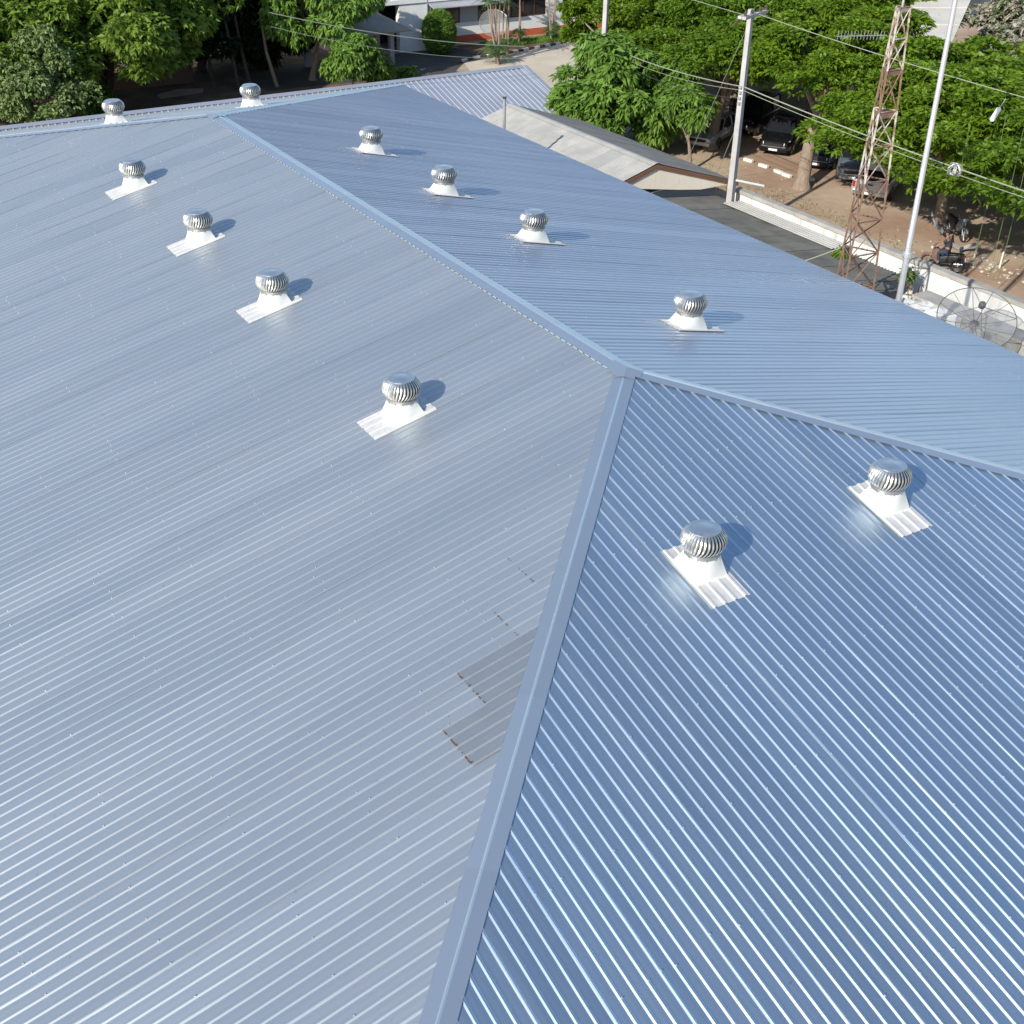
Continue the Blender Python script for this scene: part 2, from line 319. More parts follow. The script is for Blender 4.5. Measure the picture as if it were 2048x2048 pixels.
# ridge and hip caps, in lengths, with tabs turned down between the ribs
def cap_run(p0, p1, wa, wb, fa, fb, n, seed, tabs=True):
    """crest from p0 to p1; wa/wb plan offsets of the two wing edges on faces fa/fb"""
    p0 = Vector(p0); p1 = Vector(p1); rg = random.Random(seed)
    def hgt(x, y, f): return {'L': T*x, 'R': -T*x, 'E': T*y, 'F': -T*(y-L)}[f]
    def uof(x, y, f): return y if f in 'LR' else x
    for i in range(n):
        a = p0.lerp(p1, i/n); c = p0.lerp(p1, (i+1)/n); c = c+(c-a).normalized()*.08; up = .0015*(i % 2)+.001*rg.random(); b = MB()
        H = RH+.007+up
        segs = 4; rows = []
        for w, f in ((wa, fa), (wb, fb)):
            for q in range(segs):
                pass
        for q in range(segs+1):
            s = a.lerp(c, q/segs); row = []
            for w, f, t in ((wa, fa, 1), (wa, fa, .5), (wa, fa, .10), (None, None, 0), (wb, fb, .10), (wb, fb, .5), (wb, fb, 1)):
                if w is None: row.append((s.x, s.y, s.z+H+.017)); continue
                x, y = s.x+w[0]*t, s.y+w[1]*t; wz = .002*math.sin((s.x+s.y)*3+t*4)
                row.append((x, y, hgt(x, y, f)+H+wz*(t > .3)))
            rows.append(row)
        b.grid(rows)
        for w, f in ((wa, fa), (wb, fb)):
            A = Vector((a.x+w[0], a.y+w[1], 0)); C = Vector((c.x+w[0], c.y+w[1], 0)); uA, uC = uof(A.x, A.y, f), uof(C.x, C.y, f)
            if abs(uC-uA) < .05 or f == 'E' or not tabs: continue
            k0 = math.floor((min(uA, uC)-OFF[f])/PITCH); k1 = math.ceil((max(uA, uC)-OFF[f])/PITCH)
            out = Vector((w[0], w[1], 0)).normalized()*.004
            for k in range(k0, k1):
                ua = OFF[f]+k*PITCH+.036; ub = OFF[f]+(k+1)*PITCH-.040
                ta, tb = (ua-uA)/(uC-uA), (ub-uA)/(uC-uA)
                if min(ta, tb) < 0 or max(ta, tb) > 1: continue
                P, Q = A.lerp(C, ta)+out, A.lerp(C, tb)+out
                hp, hq = hgt(P.x, P.y, f), hgt(Q.x, Q.y, f); dp = rg.uniform(.004, .009)
                e = out*2.0
                b.face([(P.x, P.y, hp+H), (Q.x, Q.y, hq+H), (Q.x+e.x, Q.y+e.y, hq+dp), (P.x+e.x, P.y+e.y, hp+dp)])
        o = b.build('ridge_cap', M['cap'], root); smooth_by_angle(o, 8)
w1 = .235; w2 = .2/math.sqrt(2)*1.06
cap_run((0, .1, 0), (0, L-.1, 0), (-w1, 0), (w1, 0), 'L', 'R', 9, 1)
cap_run((0, 0, 0), (-W, -W, -T*W), (-w2, w2), (w2, -w2), 'L', 'E', 7, 2)
cap_run((0, 0, 0), (W, -W, -T*W), (-w2, -w2), (w2, w2), 'E', 'R', 7, 3)
cap_run((0, L, 0), (-W, L+W, -T*W), (-w2, -w2), (w2, w2), 'L', 'F', 7, 4, False)
cap_run((0, L, 0), (W, L+W, -T*W), (w2, -w2), (-w2, w2), 'R', 'F', 7, 5)
# folded apex pieces
for yy, s in ((0, 1), (L, -1)):
    b = MB(); h = RH+.016; q = .30
    pts = [(0, yy+s*q*1.3, h+.012), (-.235, yy+s*q*1.3, h-T*.235), (-.235-.08, yy-s*.08, h-T*.3), (-q*.75-.15, yy-s*q*.75+s*.15, h-T*.36), (-q*.75, yy-s*q*.75, h-T*q*.75+.012), (-q*.75+.15, yy-s*q*.75-s*.15, h-T*.37), (0, yy-s*.30, h-T*.28), (q*.75-.15, yy-s*q*.75-s*.15, h-T*.37), (q*.75, yy-s*q*.75, h-T*q*.75+.012), (q*.75+.15, yy-s*q*.75+s*.15, h-T*.36), (.315, yy-s*.08, h-T*.3), (.235, yy+s*q*1.3, h-T*.235)]
    for i in range(len(pts)): b.face([(0, yy, h+.02), pts[i], pts[(i+1) % len(pts)]] if s < 0 else [(0, yy, h+.02), pts[(i+1) % len(pts)], pts[i]])
    b.build('apex_cap', M['cap'], root)
# walls and gutters under the eaves
b = MB(); i0 = .55
for a, c in (((-W+i0, -W+i0), (W-i0, -W+i0+.2)), ((-W+i0, L+W-i0-.2), (W-i0, L+W-i0)), ((-W+i0, -W+i0+.2), (-W+i0+.2, L+W-i0-.2)), ((W-i0-.2, -W+i0+.2), (W-i0, L+W-i0-.2))):
    MB().box((*a, G), (*c, -T*(W-i0)-.12)).build('wall', M['white'], root)
for s in (-1, 1):
    MB().box((s*W-.02 if s > 0 else -W-.10, -W, -T*W-.13), (W+.10 if s > 0 else -W+.02, L+W, -T*W-.035)).build('gutter', M['coping'], root)
# fasteners: far too many and too small to pick apart
b = MB(); rg = random.Random(3)
def screw(f, u, d, r=.010):
    c = Vector(face_pt(f, u, d, RH+.003)); n = 5
    top = [(c.x+r*math.cos(6.283*i/n), c.y+r*math.sin(6.283*i/n), c.z+.009) for i in range(n)]; bot = [(c.x+r*1.3*math.cos(6.283*i/n), c.y+r*1.3*math.sin(6.283*i/n), c.z-.004) for i in range(n)]
    b.face(top); b.grid([bot, top], None, True)
for f, ds, pr in (('E', (1.1, 2.6, 4.1, 5.6, 7.1, 8.6, 10.1, 11.6, 13.1), .42), ('L', (1.2, 2.7, 4.2, 5.7, 7.2, 8.7, 10.2, 11.7, 13.2), .30), ('R', (1.2, 2.7, 4.2, 5.7, 7.2, 8.7, 10.2, 11.7), .3)):
    lo, hi = (-W, W) if f == 'E' else (-W, L+W)
    for k in range(int((lo-OFF[f])/PITCH), int((hi-OFF[f])/PITCH)):
        u = OFF[f]+k*PITCH
        for d in ds:
            if d > dtop(f, u)+.4 and rg.random() < pr: screw(f, u+rg.uniform(-.006, .006), d+rg.uniform(-.09, .09), .008+.005*rg.random())
b.build('fastener', M['screw'], root, kind='stuff')

# ------------------------------------------------------------------ turbine roof vents
def make_vent():
    v = thing('turbine_vent', '', 'roof vent')
    # ribbed base plate, downslope is -Y; centred under the cone but reaching further down the slope
    b = MB(); n = 4; x0 = -.105-.21*1.5-.05
    cols = [(-.42+.012, .030)]
    for k in range(-2, 2):
        c = .105+k*PITCH
        cols += [(c-.036, .006), (c-.019, RH+.007), (c+.019, RH+.007), (c+.036, .006)]
    cols.append((.42-.012, .006)); cols = sorted(cols)
    rows = []
    for j, y in enumerate((.56, .3, 0, -.4, -.80)): rows.append([(x, y, T*y+h+.004) for x, h in cols])
    o = b.grid([r[::-1] for r in rows]).build('base_plate', M['galv'], v); sm = o.modifiers.new('s', 'SOLIDIFY'); sm.thickness = .003; sm.offset = 1
    # cone: square foot to round neck
    b = MB(); N = 32; hs = .315; lowr = []; hir = []; midr = []
    for i in range(N):
        a = 2*math.pi*i/N+math.pi/4; c, s = math.cos(a), math.sin(a); k = hs/max(abs(c), abs(s)); x, y = c*k, s*k
        lowr.append((x, y, T*y+.035)); hir.append((c*.285, s*.285, .335)); midr.append((x*.55+c*.285*.45, y*.55+s*.285*.45, (T*y+.035)*.55+.335*.45))
    b.grid([lowr, midr, hir], None, True); o = b.build('flashing_cone', M['cone'], v); smooth_by_angle(o, 22)
    # skirt where the cone meets the plate
    b = MB(); sk = [[(sx*(hs+e), sy*(hs+e), T*sy*(hs+e)+z) for sx, sy in ((1, 1), (-1, 1), (-1, -1), (1, -1))] for e, z in ((.0, .046), (.012, .036), (.014, .012))]
    b.grid(sk, None, True).build('cone_skirt', M['cone'], v)
    b = MB(); b.lathe([(.286, .325), (.292, .328), (.292, .385), (.300, .392), (.285, .40)], n=32)
    for i in range(12):
        a = 2*math.pi*i/12+.1; c, s = math.cos(a), math.sin(a); q = Matrix.Rotation(a, 3, 'Z')
        b.box((.286, -.006, .315), (.304, .006, .365), rot=q)
    o = b.build('collar', M['dull'], v); smooth_by_angle(o)
    # turbine head: curved vanes round a dark core
    H0, H1 = .385, .785
    def prof(t):   # t 0..1 bottom..top
        s = math.sin(math.pi*(.14+.74*t)); return .378*(s**.42)
    b = MB(); NV = 34; seg = 9
    for i in range(NV):
        a0 = 2*math.pi*i/NV; rows = []
        for j in range(seg+1):
            t = j/seg; r = prof(t); z = H0+(H1-H0)*t; tw = .26*(t-.5)+.10*math.sin(math.pi*t); a = a0+tw; da = .185
            rows.append([(r*math.cos(a), r*math.sin(a), z), ((r+.006)*math.cos(a+da*.4), (r+.006)*math.sin(a+da*.4), z), ((r-.035)*math.cos(a+da*1.15), (r-.035)*math.sin(a+da*1.15), z)])
        b.grid(rows)
    o = b.build('vane', M['alu'], v, kind='stuff'); smooth_by_angle(o, 50)
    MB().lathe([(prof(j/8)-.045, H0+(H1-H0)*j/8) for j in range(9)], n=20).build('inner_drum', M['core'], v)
    b = MB(); b.lathe([(prof(0)+.004, H0-.012), (prof(0)+.012, H0+.004), (prof(.06), H0+.02)], n=32, cap=False); o = b.build('lower_ring', M['alu'], v); smooth_by_angle(o)
    b = MB(); rt = prof(1)
    b.lathe([(rt+.012, H1-.012), (rt+.014, H1), (rt+.004, H1+.006), (rt*.93, H1+.002), (rt*.6, H1+.012), (rt*.15, H1+.02)], n=36); o = b.build('top_cap', M['alu_cap'], v); smooth_by_angle(o, 60)
    return v
vent0 = make_vent()
side = {'E': (0, 'near hip end'), 'L': (-math.pi/2, 'left slope'), 'R': (math.pi/2, 'right slope'), 'F': (math.pi, 'far hip end')}
vents = [('E', -2.0, 4.90, 'turbine vent nearest the camera, left one of the pair on the near blue slope'),
 ('E', 2.22, 4.93, 'turbine vent on the near blue slope, right one of the pair'),
 ('L', 2.10, 3.87, 'nearest and largest turbine vent of the four on the left slope'),
 ('L', 8.55, 3.85, 'second nearest turbine vent of the four on the left slope'),
 ('L', 13.5, 3.83, 'silver turbine vent on the left slope, third from the camera in its row of four'),
 ('L', 19.15, 3.87, 'silver turbine vent on the left slope, farthest and smallest of the row of four'),
 ('R', 2.65, 3.78, 'silver turbine vent on the right slope, nearest of its row, just beyond the apex'),
 ('R', 9.35, 3.9, 'silver turbine vent on the right slope, second nearest of its row of four'),
 ('R', 13.95, 3.75, 'silver turbine vent on the right slope, third from the camera in its row'),
 ('R', 19.05, 3.88, 'silver turbine vent on the right slope, farthest of its row near the far hip'),
 ('F', -2.12, 4.75, 'turbine vent standing beyond the far hip at left, below the multi stemmed tree'),
 ('F', 2.95, 4.75, 'turbine vent beyond the ridge end, in front of the darkest shade')]
for i, (f, u, d, lab) in enumerate(vents):
    v = vent0 if i == 0 else copy_tree(vent0)
    u = OFF[f]+(math.floor((u-OFF[f])/PITCH)+.5+(.0))*PITCH
    v.location = Vector(face_pt(f, u, d, 0)); rz = side[f][0]; v.rotation_euler = (0, 0, rz); v['label'] = lab; v['group'] = 'turbine vents on the hall roof'
    # the vanes stand at a different turn on every vent
    for ch in v.children:
        if ch.name.startswith(('vane', 'top_cap')): ch.rotation_euler = (0, 0, rnd.uniform(0, 6.28))

# ------------------------------------------------------------------ lower roofs around the hall
def ribbed(parent, p0, uvec, dvec, n, pitch, h, m, length, name='roof_sheet', wave=False, seed=0, lift=0):
    """one sheet: origin p0, ribs along dvec (metres: length), spread along uvec"""
    rg = random.Random(seed); p0 = Vector(p0); U = Vector(uvec).normalized(); D = Vector(dvec).normalized(); Nn = U.cross(D).normalized()
    if Nn.z < 0: Nn = -Nn
    b = MB(); cols = []
    if wave:
        q = 6
        for k in range(n*q+1): cols.append((k*pitch/q, h*.5*math.cos(2*math.pi*k/q)))
    else:
        for k in range(n): c = k*pitch; cols += [(c-.05, 0), (c-.02, h), (c+.02, h), (c+.05, 0)]
        cols.append((n*pitch-.055, 0))
    e = rg.uniform(-.02, .02); rows = []
    for t in (0, .34, .67, 1): rows.append([p0+U*c+D*((length+e)*t)+Nn*(hh+lift+rg.uniform(-.001, .001)) for c, hh in cols])
    if (U.cross(D)).z > 0: rows = rows[::-1]
    b.grid(rows); o = b.build(name, M[m], parent); smooth_by_angle(o, 30 if not wave else 60); return o

# long low building beyond the hall
far = thing('long_low_building', 'long low building beyond the hall, pale ribbed steel roof with a straight ridge', 'building', (0, 0, 0))
sl = .297; x = -8.6; k = 0
while x < 24.2:
    ribbed(far, (x, 42.5, -4.5), (1, 0, 0), (0, -1, -sl), 4, .31, .030, 'roof_far', 5.25*math.hypot(1, sl), seed=k); x += 1.24; k += 1
MB().face([(-8.7, 42.5, -4.5), (24.4, 42.5, -4.5), (24.4, 47.4, -5.95), (-8.7, 47.4, -5.95)]).build('back_slope', M['roof_far'], far)
b = MB(); b.grid([[(x, y, z) for x in np.linspace(-8.7, 24.45, 14)] for y, z in ((42.22, -4.545), (42.5, -4.445), (42.78, -4.545))]); b.build('ridge_cap', M['roof_far'], far)
MB().prism([(24.36, 37.2, -6.04), (24.36, 42.5, -4.455), (24.36, 42.5, -4.66), (24.36, 37.2, -6.24)], (.10, 0, 0)).build('verge_board', M['roof_far'], far)
MB().box((-8.2, 37.8, G), (24.1, 46.8, -6.15)).build('wall', M['white'], far)
MB().prism([(24.0, 37.8, -6.15), (24.0, 42.5, -4.72), (24.0, 46.8, -6.0)], (.1, 0, 0)).build('gable_wall', M['white'], far)

# small gabled building with fibre cement sheets
gab = thing('gabled_outbuilding', 'small gabled outbuilding with pale grey sheet roof and brown barge boards', 'building', (0, 0, 0))
RX, RZ, GS = 19.45, -4.55, .30; Y0, Y1 = 23.75, 35.5
k = 0; y = Y0
while y < Y1-.3:
    wd = min(.98, Y1-y)
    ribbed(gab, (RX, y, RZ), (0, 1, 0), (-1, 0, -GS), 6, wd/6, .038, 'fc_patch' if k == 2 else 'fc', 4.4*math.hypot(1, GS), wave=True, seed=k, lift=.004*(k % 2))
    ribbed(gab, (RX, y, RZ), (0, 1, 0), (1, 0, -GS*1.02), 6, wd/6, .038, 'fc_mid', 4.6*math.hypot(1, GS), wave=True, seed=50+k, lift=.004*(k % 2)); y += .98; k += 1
b = MB(); b.grid([[(RX+dx, y, RZ+dz) for y in np.linspace(Y0-.03, Y1+.03, 12)] for dx, dz in ((-.26, -.035), (-.06, .035), (.06, .035), (.26, -.035))]); b.build('ridge_cap', M['fc'], gab)
for s in (-1, 1):
    MB().prism([(RX, Y0-.06, RZ-.02), (RX+s*4.66, Y0-.06, RZ-.02-GS*4.66), (RX+s*4.66, Y0-.06, RZ-.20-GS*4.66), (RX, Y0-.06, RZ-.20)], (0, .04, 0)).build('barge_board', M['brown'], gab)
# pediment boards with open joints, stopping on a point as in a soffit return
def zr(x): return RZ-.2-GS*abs(x-RX)
def zb(x): return -5.42-(x-18.1)*.165 if x < 21.8 else -6.03
for i, (xa, xb) in enumerate(((15.2, 18.3), (18.31, 19.44), (19.45, 20.75), (20.76, 22.0), (22.01, 23.55))):
    za, zc = min(zb(xa), zr(xa)-.02), min(zb(xb), zr(xb)-.02)
    poly = [(xa, Y0+.02, zr(xa)), (xb, Y0+.02, zr(xb)), (xb, Y0+.02, zc), (xa, Y0+.02, za)]
    if xa < RX < xb: poly.insert(1, (RX, Y0+.02, RZ-.2))
    MB().prism(poly, (0, .03, 0)).build('pediment_board', M['cream'], gab)
MB().box((15.3, Y0+.75, G), (23.5, Y1-.3, -6.05)).build('wall', M['grey_paint'], gab)
MB().prism([(15.3, Y1-.4, -6.05), (23.5, Y1-.4, -6.05), (RX, Y1-.4, RZ-.15)], (0, .1, 0)).build('gable_wall', M['cream'], gab)

# lean-to with dark sheets between the hall and the boundary wall
lean = thing('lean_to_shelter', 'dark weathered corrugated lean-to roof between the hall eave and white wall', 'shelter', (0, 0, 0))
k = 0; y = 11.4
while y < 23.3:
    L2 = 9.3 if y > 15.5 else 9.0
    if y < 12.3: L2 = 7.4
    ribbed(lean, (14.1, y, -5.55), (0, 1, 0), (1, 0, -.118), 6, .163, .062, 'fc_dark', L2, wave=True, seed=80+k, lift=.009*(k % 2)+rnd.uniform(0, .01)); y += .98; k += 1
for xx in (16, 19, 22.9):
    for yy in (11.8, 15.5, 19.5, 23.0): MB().tube([(xx, yy, G), (xx, yy, -5.62-.118*(xx-14.1))], .05, n=6).build('post', M['fc_mid'], lean)
st = thing('pale_roof_strip', 'narrow strip of pale ribbed sheets lying on the lean-to along the white wall', 'roof sheet', (0, 0, 0))
for i in range(3):
    ribbed(st, (22.55, 22.75-i*2.2, -6.46), (1, 0, -.05), (0, -1, 0), 5, .205, .045, 'fc', 2.25, name='ribbed_sheet', seed=i, lift=.006*(2-i))
bd = MB().box((-.55, -.09, 0), (.55, .09, .03)).build('loose_board', M['white2']); bd.location = (18.9, 17.1, -6.03); bd.rotation_euler = (0, .12, -.35); tag(bd, 'short white board lying on the dark lean-to roof', 'board')

# boundary wall with coping and piers
wl = thing('boundary_wall', 'long white painted boundary wall with stained grey coping, between lean-to and dirt yard', 'wall', (23.8, 10, G))
def wpart(o): o.parent = wl; o.matrix_parent_inverse = Matrix.Translation((-23.8, -10, -G)); return o
for i in range(10):
    ya = -14+i*4.2; yb = ya+4.2
    if ya > 23.5: break
    yb = min(yb, 23.6)
    wpart(MB().box((23.8, ya+.30, G), (23.95, yb, -6.32)).build('wall_panel', M['white']))
    wpart(MB().box((23.74, ya, G), (24.0, ya+.295, -6.30)).build('pier', M['white']))
    q = 3
    for j in range(q):
        a, c = ya+(yb-ya)*j/q, ya+(yb-ya)*(j+1)/q
        wpart(MB().box((23.70, a+.005, -6.295), (24.03, c-.005, -6.13+rnd.uniform(-.006, .006))).build('coping_stone', M['coping']))
# concrete tank and slab beside the dish
tk = thing('concrete_tank', 'stained concrete tank behind the hall eave, below the mesh satellite dish', 'tank', (0, 0, 0))
MB().box((22.0, -4, G), (22.2, 11.2, -6.72)).build('tank_wall', M['conc'], tk)
MB().box((21.9, -4, -6.715), (22.75, 11.3, -6.60)).build('tank_rim', M['coping'], tk)
MB().box((14.2, -4, G), (21.95, 11.25, -7.35)).build('tank_floor', M['conc'], tk)
b = MB(); nn = 16
rows = [[(18.6+3.3*i/nn, 9.2+1.9*j/nn+.25*math.sin(i*.7), -6.66+.06*math.sin(i*1.3+j)+.05*math.sin(j*2.1)) for i in range(nn+1)] for j in range(nn+1)]
b.grid(rows); b.grid([[(p[0], p[1], -7.34) for p in rows[0]], rows[0]]); b.grid([[(r[0][0], r[0][1], -7.34) for r in rows][::-1], [r[0] for r in rows][::-1]])
o = b.build('tank_lid', M['conc_w'], tk)
hr = MB().tube([(19.6, 4.55, -6.35), (22.6, 4.9, -6.1)], .045, n=6).build('white_rail', M['white2']); tag(hr, 'white pipe rail leaning over the stained concrete at the right edge', 'rail')
b = MB()
for i in range(70):
    px, py = 18.2+rnd.uniform(0, 3.4), 1.2+rnd.uniform(0, 4.6); s_ = rnd.uniform(.06, .26); b.box((px-s_, py-s_*.6, -7.345), (px+s_, py+s_*.6, -7.345+s_*rnd.uniform(.4, 1.2)), rot=Matrix.Rotation(rnd.uniform(0, 3), 3, 'Z'), org=(px, py, -7.34))
tag(b.build('rubble', M['conc']), 'dark heap of broken concrete rubble behind the hall eave at the right edge', 'rubble', kind='stuff')

# vent pipe at the hall eave
vp = thing('vent_pipe', 'thin grey metal pipe rising behind the far right eave of the hall', 'pipe', (14.55, 28.2, G))
MB().tube([(0, 0, 0), (0, 0, 6.05)], .065, n=10).build('pipe', M['steel'], vp); MB().tube([(0, 0, 6.05), (0, 0, 6.13)], .085, n=10).build('pipe_cap', M['wire_d'], vp)

# ------------------------------------------------------------------ poles, tower, aerials, wires
def conc_pole(loc, h, r0, r1, lab, cross=True, az=0.4, zw=6.65):
    p = thing('utility_pole', lab, 'utility pole', loc, az, 'concrete utility poles')
    b = MB(); sq = [(-1, -.75), (1, -.75), (1, .75), (-1, .75)]
    b.grid([[(sx*r, sy*r, z) for sx, sy in sq] for z, r in ((0, r0), (h*.5, (r0+r1)/2), (h, r1))], None, True); b.face([(sx*r1, sy*r1, h) for sx, sy in sq])
    bevel(b.build('pole_shaft', M['pole'], p), .02, 2)
    if cross:
        MB().box((-1.05, -.13, h-.25), (1.0, -.30, h-.13)).build('crossarm', M['pole'], p); MB().box((-.55, .30, h-.33), (.75, .13, h-.22)).build('crossarm', M['pole'], p)
        for xx in (-.95, -.35, .4, .95):
            MB().lathe([(.02, 0), (.07, .02), (.05, .07), (.075, .10), (.045, .15), (.03, .2)], n=8, c=(xx, -.21, h-.13)).build('insulator', M['ceramic'], p)
        for sx in (-1, 1):
            for q in range(4): MB().lathe([(.02, -.04), (.065, -.02), (.065, .02), (.02, .04)], n=8, c=(sx*(.35+.12*q), .33, h-.42-.05*q)).build('insulator', M['ceramic'], p)
    for z in (zw, zw-.22, zw-.44, zw-.66):
        for sx in (-1, 1): MB().box((sx*(r1+.02)-.1, -.05, z), (sx*(r1+.02)+.1, .07, z+.09)).build('cable_bracket', M['steel'], p)
    return p
P2 = (23.1, 23.0); pole2 = conc_pole((P2[0], P2[1], G), 9.75, .185, .125, 'weathered concrete utility pole with crossarm, standing where the white wall begins')
MB().tube([(.1, -.1, 2.72), (1.25, -.95, 2.35)], .055, n=8).build('bracket_arm', M['white2'], pole2)
P1 = (28.6, 40.6); conc_pole((P1[0], P1[1], G), 11.5, .2, .12, 'concrete utility pole rising out of the light green tree, cut by the top edge', az=.6, zw=4.95)
# lattice tower
TB, TT = Vector((17.32, 10.25, G)), Vector((17.0, 9.72, 3.95)); tw = thing('lattice_tower', 'rusty three legged steel lattice tower painted in red and white bands', 'tower', TB)
def tc(t, i):
    r = (.95*(1-t)+.24*t)*(1 if t < 1 else 1); a = R(205)+i*2*math.pi/3
    return (TT-TB)*t+Vector((r*math.cos(a), r*math.sin(a), 0))
lv = [0, .155, .27, .371, .465, .571, .661, .751, .853, .927, 1.0]
def band(t): return 't_rust' if (t < .571 or .751 < t < .853) else 't_white'
for k in range(len(lv)-1):
    a, c = lv[k], lv[k+1]; mt = band((a+c)/2)
    for i in range(3):
        j = (i+1) % 3; q = .050-.014*a
        MB().tube([tc(a, i), tc(c, i)], q, n=4).build('leg', M[mt], tw)
        MB().tube([tc(c, i), tc(c, j)], q*.62, n=4).build('girt', M['t_rust' if mt == 't_rust' or k % 2 else mt], tw)
        MB().tube([tc(a, i), tc(c, j)], q*.55, n=4).build('brace', M[mt], tw); MB().tube([tc(a, j), tc(c, i)], q*.55, n=4).build('brace', M[mt], tw)
for t in (.735, .84):
    MB().prism([tc(t, 0), tc(t, 1), tc(t, 2)], (0, 0, .16)).build('joint_plate', M['t_rust'], tw)
MB().tube([TT-TB, TT-TB+Vector((0, 0, 1.8))], .04, n=6).build('mast', M['steel'], tw)
MB().box((-.13, -.13, TT.z-G-.12), (.13, .13, TT.z-G-.02), org=(0, 0, 0), rot=Matrix.Identity(3)).build('head_plate', M['steel'], tw).location = (TT.x-TB.x, TT.y-TB.y, 0)
# yagi aerial on the tower
ya = thing('television_aerial', 'long horizontal television aerial with many short rods, fixed to the lattice tower', 'aerial', (16.82, 9.98, 3.12), R(150))
MB().tube([(0, 0, 0), (1.55, 0, -.05)], .014, n=5).build('boom', M['steel'], ya)
for i in range(15): MB().tube([(.08+i*.1, -.02, -.14), (.08+i*.1, .02, .12)], .008, n=4).build('rod', M['steel'], ya)
# silver pole
sp = thing('silver_pole', 'tall tapering silver pole right of the rusty tower, leaning out of frame', 'pole', (16.0, 7.0, G))
MB().tube([(0, 0, 0), (0, 0, 5.6), (0.02, .03, 15)], [.100, .092, .062], n=14).build('lower_tube', M['silver'], sp)
MB().tube([(0, 0, 5.55), (0, 0, 5.68)], .135, n=14).build('joint_ring', M['silver'], sp); MB().box((-.30, -.03, 5.60), (.30, .03, 5.66)).build('cross_bar', M['silver'], sp)
# mesh satellite dish
dish = thing('mesh_satellite_dish', 'large round mesh satellite dish with radial ribs, between hall eave and wall', 'satellite dish', (20.0, 7.0, -7.34))
aim = Vector((-.35, -.38, .86)).normalized(); q3 = aim.to_track_quat('Z', 'Y').to_matrix(); C0 = Vector((0, 0, 1.55)); RD = 1.28
def dp(r, a): return C0+q3 @ Vector((r*math.cos(a), r*math.sin(a), .22*(r/RD)**2*RD))
MB().tube([dp(RD, 2*math.pi*i/48) for i in range(49)], .016, n=5, cap=False).build('rim', M['mesh_d'], dish)
for i in range(12):
    a = 2*math.pi*i/12+.1; MB().tube([dp(RD*j/5, a) for j in range(6)], .011, n=4).build('rib', M['mesh_d'], dish)
    if i % 3 == 0: MB().tube([dp(RD, a), C0+q3 @ Vector((0, 0, .95))], .010, n=4).build('feed_strut', M['mesh_d'], dish)
mm = mat('wire_mesh_panel', (.30, .31, .31), .7); nt = mm.node_tree; tr = nt.nodes.new('ShaderNodeBsdfTransparent'); ms = nt.nodes.new('ShaderNodeMixShader')
wv = nt.nodes.new('ShaderNodeTexCoord'); vor = nt.nodes.new('ShaderNodeTexNoise'); vor.inputs['Scale'].default_value = 1.3; nt.links.new(wv.outputs['Object'], vor.inputs[0])
mr_ = nt.nodes.new('ShaderNodeMapRange'); mr_.inputs[3].default_value = .30; mr_.inputs[4].default_value = .55; nt.links.new(vor.outputs[0], mr_.inputs[0]); nt.links.new(mr_.outputs[0], ms.inputs[0])
nt.links.new(tr.outputs[0], ms.inputs[1]); nt.links.new(nt.nodes['Principled BSDF'].outputs[0], ms.inputs[2]); nt.links.new(ms.outputs[0], nt.nodes['Material Output'].inputs[0])
for i in range(12):
    a = 2*math.pi*i/12+.1; MB().grid([[dp(RD*r, a+.5236*j/3) for j in range(4)] for r in (.03, .25, .5, .75, .99)]).build('mesh_panel', mm, dish)
MB().lathe([(.02, .9), (.11, .93), (.12, 1.02), (.10, 1.10), (.03, 1.12)], n=12, c=(0, 0, 0)).build('feed_horn', M['mesh_d'], dish).matrix_local = Matrix.Translation(C0) @ q3.to_4x4()
MB().lathe([(.16, -.14), (.20, -.02), (.05, .05)], n=10).build('hub', M['mesh_d'], dish).matrix_local = Matrix.Translation(C0) @ q3.to_4x4()
MB().tube([(0, 0, 0), (0, 0, 1.45)], .05, n=8).build('mast', M['mesh_d'], dish)
# wires
def wire(a, c, sag, r, lab, m='wire', n=14, grp=None):
    a = Vector(a); c = Vector(c); pts = [a.lerp(c, i/n)-Vector((0, 0, sag*4*(i/n)*(1-i/n))) for i in range(n+1)]
    o = MB().tube(pts, r, n=5, cap=False).build('overhead_cable', M[m]); tag(o, lab, 'cable', grp); return o
Z5 = -1.6; ZP = -3.4
wire((P1[0], P1[1], ZP), (P2[0]-.1, P2[1]+.1, Z5), .22, .022, 'thick pale cable from the leafy pole to the pole by the wall')
wire((P1[0], P1[1], ZP-.2), (P2[0]-.1, P2[1]+.1, Z5-.15), .34, .011, 'thin cable just under the thick one, left of the pole by the wall')
wire((P1[0], P1[1], ZP-.4), (P2[0]-.1, P2[1]+.1, Z5-.5), .45, .012, 'lowest thin dark cable left of the pole by the wall', 'wire_d')
wire((P2[0], P2[1], Z5), (23.3, -12, Z5), .62, .022, 'thick pale cable running right from the pole past the tower', n=26)
wire((P2[0], P2[1], Z5-.15), (23.3, -12, Z5-.1), .70, .012, 'thinner cable close below the thick one, passing the tower', n=26)
wire((P2[0]-.3, P2[1]+.2, 1.25), (14, 29, 4.2), .1, .012, 'single high wire reaching the crossarm from the upper left')
wire((P2[0]+.3, P2[1]-.2, 1.25), (23.0, -12, 1.2), .55, .014, 'single high wire from the crossarm down to the right edge', n=26)
wire((P2[0], P2[1], 1.0), (26.4, 30.8, G+.02), .1, .013, 'stay wire slanting down left from the crossarm pole')
wire((P2[0], P2[1], -3.0), (25.2, 27.2, G+.02), .02, .014, 'lower stay wire from the crossarm pole into the shaded yard')
wire((14.5, 13.2, -5.3), (17.3, 10.9, -3.9), .12, .018, 'short slack cable from the lean-to roof up to the tower')
